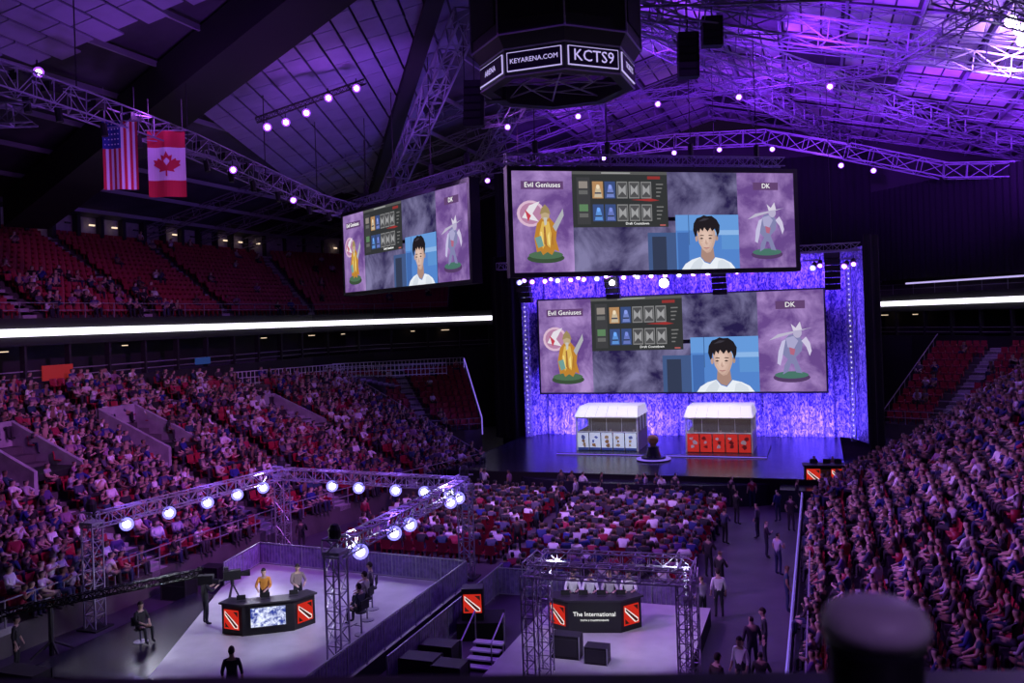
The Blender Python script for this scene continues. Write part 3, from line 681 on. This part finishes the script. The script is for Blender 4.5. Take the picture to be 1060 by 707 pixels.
def booth(name,loc,kind):
    b=MB(); W,D=4.3,3.4
    for x in (0,W):
        for y in (0,D): b.bar((x,y,0),(x,y,2.35),.06,'white',8)
    b.box((W/2,D,1.2),(W,.06,2.4),'boothwall'); b.box((W/2,D/2,.03),(W,D,.06),'stageblk')
    for x in (0,W): b.box((x,D/2,.65),(.06,D,1.3),'white' if kind else 'boothwall'); b.box((x,D/2,1.8),(.03,D,1.0),'glass')
    for y in (D*.33,D*.66):
        for x in (0,W): b.bar((x,y,1.3),(x,y,2.35),.03,'white')
    b.box((W/2,0,1.8),(W,.03,1.0),'glass'); b.box((W/2,-.02,2.3),(W+.1,.1,.10),'white'); b.box((W/2,0,1.3),(W+.1,.12,.06),'white')
    for t in (.25,.5,.75): b.bar((W*t,-.02,1.3),(W*t,-.02,2.3),.02,'white')
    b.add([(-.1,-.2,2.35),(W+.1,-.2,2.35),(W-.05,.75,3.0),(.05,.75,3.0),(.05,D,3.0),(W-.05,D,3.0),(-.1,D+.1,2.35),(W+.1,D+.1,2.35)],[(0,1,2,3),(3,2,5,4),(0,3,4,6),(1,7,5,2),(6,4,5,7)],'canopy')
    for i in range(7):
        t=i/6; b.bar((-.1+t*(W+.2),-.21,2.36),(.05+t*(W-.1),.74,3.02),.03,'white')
    n=5
    for i in range(n):
        x=.08+i*(W-.1)/n; w=(W-.1)/n-.08
        b.box((x+w/2,-.04,.64),(w,.04,1.2),'artpanel' if kind==0 else 'artpanelr')
        if kind==0: b.box((x+w/2,-.062,.13),(w,.01,.18),'gfxd',col=(.08,.15,.5))
        y=-.065
        rr=random.Random(i+kind*9)
        for q in range(3):
            cx_=x+w*rr.uniform(.35,.65); cz=.40+q*.27; s=w*rr.uniform(.15,.27)
            c=rr.choice([(.55,.28,.08),(.7,.5,.25),(.2,.25,.55)]) if kind==0 else rr.choice([(.9,.85,.83),(.9,.8,.75),(.3,.02,.02)])
            b.poly([(cx_+s*math.cos(a)*rr.uniform(.5,1.2),y-q*.003,cz+s*.9*math.sin(a)*rr.uniform(.5,1.2)) for a in np.linspace(0,2*math.pi,9)[:-1]],'gfxd',c)
    b.box((W/2,.7,.75),(W-.4,.6,.05),'black')
    for i in range(5):
        x=.5+i*.82; b.box((x,.6,1.08),(.5,.05,.32),'black'); b.box((x,.63,1.08),(.46,.01,.28),'screenglow'); b.box((x,.6,.85),(.06,.06,.2),'black')
    for i in range(4): b.box((.7+i*.97,D/2,2.26),(.4,.12,.04),'warm')
    return b.build(name,loc=loc)
booth('player_booth',(-6.45,59,1.62),0); booth('player_booth',(1.15,59,1.62),1)
mass('seated_players',[make_template('sit',1,arms={1:((.26,.15,.78),(.15,.38,.78)),-1:((.26,.15,.78),(.15,.38,.78))})],
     [(x0+.5+i*.82,60.25,1.68,math.pi+random.uniform(-.1,.1),1) for x0 in (-6.45,1.15) for i in range(5)],'cloth',person_cols)
b=MB()
b.lathe((-.6,56.3,1.5),[(1.1,0),(1.1,.1),(.8,.1),(.8,.25),(.5,.27),(.35,.8),(.4,.9),(.1,.92)],'stageblk',24)
b.lathe((-.6,56.3,1.58),[(1.12,0),(1.12,.04),(1.11,.04)],'blueglow',24)
b.bar((-.6,56.25,2.8),(-.6,56.35,2.85),.36,'gold',20); b.bar((-.6,56.2,2.8),(-.6,56.26,2.8),.22,'gold',8,r2=.18); b.box((-.6,56.3,2.48),(.3,.2,.15),'gold')
b.build('trophy_pedestal')
def emblem(b,cx,cz,s,y=-.03,lit=True):
    k='gfx' if lit else 'gfxd'
    b.poly([(cx-s,y,cz-s),(cx+s,y,cz-s),(cx+s*.95,y,cz+s),(cx-s*.97,y,cz+s)],k,(.5,.02,.012))
    b.poly([(cx-s*.85,y-.006,cz+s*.85),(cx-s*.85,y-.006,cz+s*.4),(cx+s*.4,y-.006,cz-s*.85),(cx+s*.85,y-.006,cz-s*.85),(cx+s*.85,y-.006,cz-s*.5)],k,(.8,.7,.68))
    b.poly([(cx-s*.75,y-.009,cz+s*.7),(cx-s*.75,y-.009,cz+s*.5),(cx+s*.5,y-.009,cz-s*.78),(cx+s*.76,y-.009,cz-s*.78),(cx+s*.76,y-.009,cz-s*.6)],k,(.06,.01,.01))
    b.poly([(cx+s*.25,y-.006,cz+s*.85),(cx+s*.85,y-.006,cz+s*.85),(cx+s*.85,y-.006,cz+s*.3)],k,(.03,.01,.01))
    b.poly([(cx-s*.85,y-.006,cz-s*.3),(cx-s*.85,y-.006,cz-s*.85),(cx-s*.3,y-.006,cz-s*.85)],k,(.03,.01,.01))
b=MB()
b.box((0,.3,.52),(2.2,.8,1.05),'black'); b.box((0,.25,1.07),(2.4,1.0,.05),'dark'); emblem(b,-.65,.5,.38,-.12); emblem(b,.65,.5,.38,-.12)
b.box((0,-.11,.5),(.5,.02,.7),'gold')
for x in (-.6,.1,.7): b.box((x,.3,1.24),(.4,.04,.26),'black')
b.build('host_desk',loc=(9.9,51.2,1.2),rz=.1)
mass('seated_hosts',[make_template('sit',1,seat=.5)],[(9.3,52.4,1.2,math.pi,1),(10.3,52.5,1.2,math.pi,1)],'cloth',person_cols)

# ------------------------------------------------------------------ floor platforms
def platform(name,pts,z,k_='stagefloor'):
    b=MB(); k=len(pts); vs=[(x,y,z) for x,y in pts]+[(x,y,0) for x,y in pts]
    b.add(vs,[tuple(range(k))],k_); b.add(vs,[(i,k+i,k+(i+1)%k,(i+1)%k) for i in range(k)],'drape'); return b.build(name)
platform('analyst_platform',[(-8.6,18.8),(-3.5,18.8),(-3.5,31.6),(-13.8,32.4),(-13.2,29)],.6)
platform('camera_platform',[(-14.2,20.5),(-9.2,20.5),(-13.3,28.6),(-14.2,28.6)],.45,'stageblk')
platform('caster_platform',[(.2,23.4),(5.9,23.4),(5.9,31),(.2,31)],.6)
def fence(b,p,q,z,h=.95):
    L=math.dist(p,q); n=max(1,int(L/1.1))
    for i in range(n):
        a=lerp(p,q,i/n);c=lerp(p,q,(i+1)/n)
        b.bar((*a,z+h),(*c,z+h),.03,'alu'); b.bar((*a,z+.08),(*c,z+.08),.025,'alu'); b.bar((*a,z),(*a,z+h),.03,'alu')
        m=7
        for j in range(1,m): d=lerp(a,c,j/m); b.bar((*d,z+.08),(*d,z+h),.012,'alu',3)
    b.bar((*q,z),(*q,z+h),.03,'alu')
    b.add([(*p,z+.1),(*q,z+.1),(*q,z+h-.05),(*p,z+h-.05)],[(0,1,2,3)],'fence')
b=MB(); fence(b,(-3.55,18.9),(-3.55,31.5),.6); fence(b,(-3.6,31.55),(-13.7,32.3),.6); fence(b,(-13.7,32.3),(-13.2,29.2),.6); b.build('crowd_barrier_fence')
b=MB(); fence(b,(-2.6,23),(-2.6,33),0,1.1); fence(b,(-2.6,32.4),(4.8,32.4),0,1.1); fence(b,(8.7,16),(8.7,50),0,1.05); b.build('crowd_barrier_fence')
b=MB(); b.bar((8.65,22,1.1),(8.65,50,1.1),.03,'blueglow'); b.build('glowing_blue_handrail')  # purple-blue reflection along the rail, put in as emission
b=MB()
b.add([(-33,54,6.8),(-28.5,54,6.8),(-25,66,6.6),(-31,68,6.6),(-33,54,0),(-28.5,54,0),(-25,66,0),(-31,68,0)],[(0,1,2,3),(1,5,6,2),(0,4,5,1)],'concrete')
def barric(p,q,z,h=1.0):
    L=math.dist(p,q); n=int(L/.35)
    for zz in (z+h,z+.1,z+h*.55): b.bar((*p,zz),(*q,zz),.04,'white')
    for i in range(n+1): a=lerp(p,q,i/n); b.bar((*a,z),(*a,z+h),.03,'white')
barric((-30.5,53),(-26.9,62.5),6.8); barric((-29,63),(-20,67.5),6.5); barric((-31.5,68.3),(-22,76.2),6.5)
for i in range(9):
    b.box((-26.6+i*.35,62.8+i*.3,6.7-i*.12),(.5,.9,.1),'step')
b.bar((-16.5,66.4,3),(-21.9,76,7.4),.05,'blueglow'); b.bar((-16.5,66.4,1.6),(-16.5,66.4,3),.05,'blueglow'); b.bar((-21.9,76,6),(-21.9,76,7.4),.05,'blueglow')
b.build('balcony_barricade')
b=MB()
NL,FL,NR,FR=(-16,25.3),(-14.6,35.4),(-4.6,23.6),(-4.7,34.3)
for p in (NL,FL,NR,FR):
    b.truss((*p,0),(*p,3.8),.5,'alu',bay=.55,r=.035); b.box((*p,.03),(.9,.9,.06),'black')
    b.box((*p,3.95),(.62,.62,.1),'alu'); b.truss((p[0]-.3,p[1],4.1),(p[0]+.3,p[1],4.1),.55,'alu',r=.035)
for p,q in ((NL,FL),(FL,FR),(FR,NR)): b.truss((*p,4.0),(*q,4.0),.5,'alu',bay=.55,r=.035)
rigl=[]
for p,q,ts in ((NL,FL,(.15,.35,.55,.72,.88)),(FR,NR,(.06,.14,.5,.62,.85)),(FL,FR,(.3,.45,.65,.8,.93))):
    for t in ts:
        x,y=lerp(p,q,t); fixture(b,(x,y,3.62),(0.5*x+4,.5*y,3.3),'lampb',.27); rigl.append((x,y))
for p in (NL,FL,NR,FR): b.lathe((p[0],p[1],4.3),[(.14,0),(.2,.1),(.2,.35),(.12,.5),(.05,.52)],'black',12)
b.build('lighting_truss_rig')
b=MB()
for p in ((1.95,22.9),(6.2,23.1),(1.95,24.3),(6.2,24.5)): b.truss((*p,0),(*p,3.85),.35,'alu',bay=.4,r=.025); b.box((*p,.03),(.7,.7,.06),'black')
for p,q in (((1.95,22.9),(6.2,23.1)),((1.95,24.3),(6.2,24.5)),((1.95,22.9),(1.95,24.3)),((6.2,23.1),(6.2,24.5))): b.truss((*p,4.0),(*q,4.0),.35,'alu',bay=.4,r=.025)
fixture(b,(3.2,24.2,3.7),(2.6,28,1),'lampp',.15); fixture(b,(5,24.2,3.7),(2.6,28,1),'lampp',.15)
b.build('lighting_truss_rig')
def polydesk(name,loc,rz,mon):
    b=MB(); F=[(-1.55,.55),(-.85,0),(.85,0),(1.55,.55)]; Bk=[(-1.3,1.0),(-.65,.65),(.65,.65),(1.3,1.0)]
    for z0,z1,kk,gr in ((0,1.02,'black',0),(1.02,1.08,'dark',.06)):
        vs=[(x*(1+gr),y-gr,z) for z in (z0,z1) for x,y in F]+[(x,y,z) for z in (z0,z1) for x,y in Bk]
        fs=[]
        for i in range(3): fs+=[(i,i+1,5+i,4+i),(8+i,12+i,13+i,9+i),(4+i,5+i,13+i,12+i)]
        fs+=[(0,4,12,8),(3,11,15,7)]
        b.add(vs,fs,kk)
    o=b.build(name,loc=loc,rz=rz)
    for (p,q) in ((F[0],F[1]),(F[2],F[3])):
        c=MB(); emblem(c,0,0,.33); a=math.atan2(q[1]-p[1],q[0]-p[0]); c.build('emblem_panel',parent=o,loc=((p[0]+q[0])/2,(p[1]+q[1])/2-.01,.53),rz=a)
    if mon:
        c=MB(); c.box((0,-.03,.6),(1.25,.06,.74),'black'); c.add([(-.57,-.065,.28),(.57,-.065,.28),(.57,-.065,.92),(-.57,-.065,.92)],[(0,1,2,3)],'deskmon'); c.build('monitor',parent=o)
    else:
        text('lettering','The International',.2,(0,-.03,.62),0,'capt',o); text('lettering','DOTA 2 CHAMPIONSHIPS',.08,(0,-.03,.42),0,'capt',o)
    c=MB()
    for x in ((-.9,-.1,.85) if mon else (-.95,-.35,.25,.9)): c.box((x,.5,1.17),(.3,.02,.17),'black'); c.box((x,.42,1.09),(.3,.2,.015),'dark')
    c.build('laptops',parent=o)
    return o
polydesk('analyst_desk',(-8.15,25.0,.6),math.radians(33),True)
polydesk('caster_desk',(2.55,27.7,.6),math.radians(14),False)
b=MB(); b.box((0,0,.55),(.75,.6,1.1),'black'); emblem(b,0,.6,.32,-.32); b.build('emblem_kiosk',loc=(-1.9,28.1,.6),rz=.3)
b=MB(); b.box((0,0,.3),(1.6,1.4,.6),'drape'); b.build('speaker_riser',loc=(-1.7,28.3,0),rz=.3)
b=MB()
for i in range(4): b.box((0,-i*.3,.55-i*.15),(1.0,.3,.05),'white'); b.box((0,-i*.3,(.52-i*.15)/2),(.9,.04,.52-i*.15),'black')
for x in (-.5,.5): b.bar((x,.1,1.5),(x,-1.1,.95),.025,'alu'); b.bar((x,.1,0),(x,.1,1.5),.025,'alu'); b.bar((x,-1.1,0),(x,-1.1,.95),.025,'alu')
b.build('access_stairs',loc=(-.6,26.2,0),rz=0)
b=MB()
for x,y,s,h in ((2.2,25.6,.9,.7),(3.2,25.4,.7,.5)):
    b.box((x,y,.6+h/2),(s,.5,h),'black'); b.box((x,y-.26,.6+h/2),(s*.85,.02,h*.75),'dark')
    for k in (-1,1): b.box((x+k*s/2,y-.25,.6+h/2),(.03,.04,h),'alu')
b.build('floor_monitors')
b=MB()
for x,y,w,h in ((-1.9,23.8,1.1,.9),(-.7,23.3,.9,1.0),(-1.9,25.2,1.1,.8),(-12.8,19.4,1.5,1.1),(6.8,20.3,1,.9),(-14.9,19.4,1.4,.9),(-15.3,29,1.2,1.0),(-15.2,31,1.0,.8)):
    b.box((x,y,h/2),(w,.7,h),'black')
    for sx in (-1,1):
        for sy in (-1,1): b.box((x+sx*w/2,y+sy*.35,h/2),(.05,.05,h),'dark')
    for z in (.02,h*.6,h): b.box((x,y-.355,z),(w,.02,.03),'dark')
b.build('equipment_cases')

# ------------------------------------------------------------------ featured people
def hero(name,loc,yaw,pose='stand',shirt=(.05,.05,.06),pants=(.03,.03,.04),hair=(.03,.02,.015),skin=(.55,.37,.29),seat=.45,arms=None,ls=True,stool=False):
    V,T,L=make_template(pose,1,seat=seat,fingers=True,arms=arms,long_sleeve=ls)
    pz=.95 if pose=='stand' else seat+.1; lean={'lean':.14,'back':-.08}.get(pose,0)
    b=MB(); cols=[skin,hair,shirt,pants,(.03,.03,.03),shirt]
    b.v=[tuple(p) for p in V]; b.mats=['cloth']
    for t in T: b.f.append(list(t)); b.m.append(0); b.c.append(tuple(cols[int(np.bincount(L[list(t)]).argmax())]))
    hc=Vector((0,lean+.045,pz+.70)); nu,nv=16,12; vs=[];fs=[]
    for j in range(nv+1):
        ph=math.pi*j/nv; z=math.cos(ph); rr=math.sin(ph)
        for i in range(nu):
            a=2*math.pi*i/nu; x=rr*math.cos(a)*.08; y=rr*math.sin(a)*.102
            if z<0: x*=1+z*.3; y=y*(1+z*.25)+(-z)*.012
            vs.append((hc.x+x,hc.y+y,hc.z+z*.125))
    for j in range(nv):
        for i in range(nu): fs.append((j*nu+i,(j+1)*nu+i,(j+1)*nu+(i+1)%nu,j*nu+(i+1)%nu))
    b.add(vs,fs,'cloth',skin)
    hv=[(hc.x+(x-hc.x)*1.12,hc.y-.012+(y-hc.y)*1.1,hc.z+.012+(z-hc.z)*1.1) for x,y,z in vs]
    hf=[f for f in fs if (lambda c:(c[2]>hc.z+.05) or (c[1]<hc.y-.01 and c[2]>hc.z-.06))([sum(hv[i][k] for i in f)/4 for k in range(3)])]
    b.add(hv,hf,'cloth',hair)
    b.add([hc+Vector(p) for p in ((-.014,.095,-.02),(.014,.095,-.02),(0,.125,-.025),(0,.096,.02),(0,.1,-.034))],[(0,2,3),(2,1,3),(0,4,2),(4,1,2)],'cloth',skin)
    for sx in (-1,1):
        b.box(hc+Vector((sx*.03,.095,.012)),(.024,.008,.012),'cloth',col=(.05,.04,.04)); b.box(hc+Vector((sx*.03,.096,.032)),(.032,.008,.006),'cloth',col=hair)
        b.box(hc+Vector((sx*.082,0,-.005)),(.014,.035,.055),'cloth',col=skin)
    b.box(hc+Vector((0,.09,-.06)),(.045,.008,.01),'cloth',col=(.4,.12,.12))
    if stool:
        b.lathe((0,-.02,seat-.04),[(.19,0),(.2,.04),(.1,.06)],'black',14); b.bar((0,-.02,.02),(0,-.02,seat-.04),.03,'steel',8); b.lathe((0,-.02,0),[(.24,0),(.24,.02),(.05,.05)],'steel',14)
        b.box((0,-.2,seat+.25),(.4,.04,.3),'black')
        if seat>.6: b.bar((-.17,.3,seat-.5),(.17,.3,seat-.5),.02,'steel'); b.bar((0,0,seat-.5),(0,.3,seat-.5),.02,'steel')
    return b.build(name,loc=loc,rz=yaw,smooth=False)
face=lambda p,q:math.atan2(-(q[0]-p[0]),q[1]-p[1])
desk_arm={1:((.26,.16,1.18),(.15,.4,1.12)),-1:((.26,.16,1.18),(.15,.4,1.12))}
c2=(9.8,0)
hero('analyst_in_yellow_shirt',(-9.25,26.35,.6),face((-9.2,26.3),c2)-.2,shirt=(.75,.33,.05),arms=desk_arm)
hero('analyst_in_grey_suit',(-8.35,27.1,.6),face((-8.3,26.9),c2)+.2,shirt=(.25,.19,.18),arms=desk_arm)
sa={1:((.24,.14,1.12),(.12,.38,1.02)),-1:((.24,.1,1.1),(.12,.34,.98))}
hero('panelist_on_stool',(-5.0,25.7,.6),math.radians(80),'sit',seat=.78,shirt=(.05,.06,.09),stool=True,arms=sa)
hero('panelist_on_stool',(-5.5,27.0,.6),math.radians(95),'sit',seat=.78,shirt=(.4,.36,.38),stool=True,arms=sa)
hero('panelist_on_stool',(-5.9,28.1,.6),math.radians(110),'sit',seat=.78,shirt=(.15,.12,.16),stool=True,arms=sa)
ca={1:((.26,.16,1.10),(.15,.42,1.12)),-1:((.26,.16,1.10),(.15,.42,1.12))}
for i,(x,y,c) in enumerate(((1.55,28.75,(.8,.8,.82)),(2.15,28.8,(.75,.75,.8)),(2.8,28.95,(.5,.48,.52)),(3.4,29.15,(.8,.78,.8)))):
    hero('match_caster',(x,y,.6),face((x,y),c2),'sit',seat=.8,shirt=c,stool=True,arms=ca,hair=HC[i%4])
hero('camera_operator',(-10.9,25.2,.6),math.radians(-30),shirt=(.02,.02,.025),arms={1:((.27,.14,1.2),(.14,.38,1.3)),-1:((.27,.14,1.2),(.14,.38,1.3))})
hero('crew_member',(-14.3,18.6,0),math.radians(20),shirt=(.02,.02,.02)); hero('crew_member',(-15.5,21.5,0),math.radians(-60),shirt=(.03,.03,.03))
hero('crew_member',(-5.5,19.6,.6),math.radians(30),shirt=(.02,.02,.03)); hero('crew_member',(-12.3,23.6,.45),math.radians(-100),'sit',shirt=(.03,.03,.03),stool=True)
hero('visitor_in_white_shirt',(6.1,31.8,0),math.radians(15),shirt=(.8,.8,.82)); hero('visitor_in_white_shirt',(7.4,25.3,0),math.radians(150),shirt=(.7,.7,.75))
hero('visitor_in_black_shirt',(7.9,27.9,0),math.radians(100),shirt=(.03,.03,.04)); hero('visitor_in_black_shirt',(6.9,23.9,0),math.radians(-40),shirt=(.05,.03,.03))
b=MB()
b.box((0,0,1.5),(.28,.6,.32),'black'); b.bar((0,.3,1.5),(0,.62,1.5),.09,'black',12,r2=.12); b.box((.1,-.2,1.75),(.2,.16,.14),'dark'); b.bar((.1,-.3,1.4),(.22,-.7,1.25),.015,'dark')
b.bar((0,0,1.15),(0,0,1.35),.07,'dark',8)
for a in (90,210,330): b.bar((0,0,1.2),(.5*math.cos(math.radians(a)),.5*math.sin(math.radians(a)),0),.03,'dark',6)
b.build('broadcast_camera_tripod',loc=(-10.5,26.2,.6),rz=math.radians(-50))
b=MB()
b.bar((0,0,0),(0,0,1.7),.09,'dark',8)
for a in (45,135,225,315): b.bar((0,0,.5),(.7*math.cos(math.radians(a)),.7*math.sin(math.radians(a)),.05),.04,'dark',6)
b.truss((-1.8,0,1.5),(5.2,0,2.6),.22,'black',r=.03); b.box((-1.8,0,1.45),(.5,.4,.4),'dark'); b.box((5.3,0,2.35),(.5,.25,.3),'black'); b.bar((5.4,0,2.3),(5.75,0,2.25),.1,'black',10)
b.build('camera_jib_crane',loc=(-15.4,22.8,0),rz=math.radians(22))

# ------------------------------------------------------------------ parapet + tumbler near viewer
a=math.radians(19.4); vd=Vector((-math.sin(a),math.cos(a),0)); rd=Vector((math.cos(a),math.sin(a),0)); O=Vector((9.8,0,0))
b=MB(); A=O+vd*1.262+rd*-1.0; Bp=O+vd*1.14+rd*.9; C_=O+vd*.55+rd*.9; D_=O+vd*.55+rd*-1.0
top=[(p.x,p.y,10.51) for p in (A,Bp,C_,D_)]; bot=[(p.x,p.y,9.0) for p in (A,Bp,C_,D_)]
b.add(top+bot,[(3,2,1,0),(0,1,5,4),(1,2,6,5),(2,3,7,6),(3,0,4,7),(4,5,6,7)],'parapet'); b.build('balcony_parapet')
b=MB(); b.lathe((0,0,0),[(.032,0),(.034,.01),(.04,.13),(.042,.17),(.045,.175),(.045,.19)],'tumbler',32)
b.lathe((0,0,.185),[(.047,0),(.048,.012),(.042,.024),(.03,.03),(.012,.031)],'tumblerlid',32); b.build('travel_tumbler',loc=(9.84,.865,10.512),smooth=True)

# ------------------------------------------------------------------ lights
def area(name,loc,aim,sx,sy,power,col,spread=180):
    l=bpy.data.lights.new(name,'AREA'); l.shape='RECTANGLE'; l.size=sx; l.size_y=sy; l.energy=power; l.color=col; l.spread=math.radians(spread)
    o=bpy.data.objects.new(name,l); scn.collection.objects.link(o); o.location=loc; o.rotation_euler=(Vector(aim)-Vector(loc)).to_track_quat('-Z','Y').to_euler(); return o
def spot(name,loc,aim,power,col,deg=50,blend=.6,r=.3):
    l=bpy.data.lights.new(name,'SPOT'); l.energy=power; l.color=col; l.spot_size=math.radians(deg); l.spot_blend=blend; l.shadow_soft_size=r
    o=bpy.data.objects.new(name,l); scn.collection.objects.link(o); o.location=loc; o.rotation_euler=(Vector(aim)-Vector(loc)).to_track_quat('-Z','Y').to_euler(); return o
PU=(.30,.06,1); PK=(.72,.19,.95); BW=(.8,.8,1)
area('house_light',(-3,38,24.5),(-3,38,0),20,30,1500,PU,110)
spot('wash_light',(4,26,21),(-24,38,4),24000,PK,58,1,.5)
spot('wash_light',(-12,20,21),(16,34,3),25000,(.55,.19,1),56,1,.5)
spot('wash_light',(-14,44,21),(17,40,3),8000,(.7,.4,1),60,1,.5)
spot('wash_light',(-3,34,22),(-4,44,0),17000,(.68,.34,1),52,1,.5)
for x in (-9,-3,3,9):
    area('curtain_uplight',(x,65.6,1.7),(x,67.9,5),3,.4,640,(.17,.10,1))
    area('curtain_downlight',(x,65.4,14.3),(x,67.9,10),3,.4,460,(.17,.07,1))
spot('booth_spot',(-4.3,54,12.9),(-4.3,59.5,2.5),2600,(.9,.94,1),36); spot('booth_spot',(3.3,55.5,12.9),(3.3,59.5,2.5),2400,(1,.95,.95),36)
spot('booth_spot',(-.6,54,12.9),(-.6,56,2),900,(.45,.3,1),70)
for l,t,p in (((-15.5,27,4.2),(-8.5,26,.8),1100),((-14.8,34,4.2),(-8,27,.6),900),((-4.8,33,4.2),(-8,26,.6),900),((-4.6,25,4.2),(-8.5,25,1),1300)): spot('desk_spot',l,t,p,BW,80)
spot('desk_spot',(2.2,24.4,3.9),(2.8,28,1),330,BW,90); spot('desk_spot',(6,24.4,3.9),(2.8,27.6,.8),330,BW,90)
for x,y in rigl[::2]: spot('rig_glow',(x,y,4.9),(x,y,3),110,(.28,.12,1),150,.5,.1)
RV=(.26,.035,1)
for l,t,p,dg in (((6,64,22),(8,84,30),19000,70),((-8,62,22),(-10,84,29),12000,70),((16,60,21),(22,80,27),23000,70),((24,50,19),(28,58,25),14000,80),((0,52,24),(2,64,31),8000,100),((26,66,19),(34,84,24),18000,80),((10,48,24),(14,56,29),9000,100),((4,58,26),(12,66,30),6000,90)):
    spot('roof_uplight',l,t,p,RV,dg,.9,.5)
l=bpy.data.lights.new('bright_roof_lamp','POINT'); l.energy=2600; l.color=(.5,.28,1); l.shadow_soft_size=.4; o=bpy.data.objects.new('bright_roof_lamp',l); scn.collection.objects.link(o); o.location=(21,56,24.6)
spot('roof_uplight',(-14,30,13),(-20,30,27),2400,(.38,.12,.98),110,.8,.5); spot('roof_uplight',(-12,46,17),(-20,54,27),2800,(.38,.13,.98),100,.8,.5)
spot('roof_uplight',(-24,40,19),(-36,50,21),400,(.5,.18,.9),110,.8,.5)
for p in ((-19,44.5,22.6),(-17,45.8,24),(-20.6,34,21.8),(-2,78,25),(10,77,23.6),(-12,62,25)):
    l=bpy.data.lights.new('fixture_spill','POINT'); l.energy=130; l.color=(.5,.12,1); l.shadow_soft_size=.2; o=bpy.data.objects.new('fixture_spill',l); scn.collection.objects.link(o); o.location=p
l=bpy.data.lights.new('tumbler_fill_light','POINT'); l.energy=45; l.color=(.6,.35,1); l.shadow_soft_size=.2; o=bpy.data.objects.new('tumbler_fill_light',l); scn.collection.objects.link(o); o.location=(10.9,-.6,12.6)  # added unseen fill light that brightens the tumbler lid
w=bpy.data.worlds.new('world'); scn.world=w; w.use_nodes=True; w.node_tree.nodes['Background'].inputs[0].default_value=(.05,.018,.11,1); w.node_tree.nodes['Background'].inputs[1].default_value=.14

# ------------------------------------------------------------------ camera
cd=bpy.data.cameras.new('camera'); cam=bpy.data.objects.new('camera',cd); scn.collection.objects.link(cam); scn.camera=cam
cd.sensor_width=36; cd.lens=900/1060*36; cd.shift_y=-23.5/1060; cd.clip_end=400; cd.clip_start=.05
cam.matrix_world=Matrix.Translation((9.8,0,11))@Matrix.Rotation(math.radians(19.4),4,'Z')@Matrix.Rotation(math.radians(90),4,'X')@Matrix.Rotation(math.radians(-2),4,'Z')
cd.dof.use_dof=True; cd.dof.focus_distance=45; cd.dof.aperture_fstop=3.5
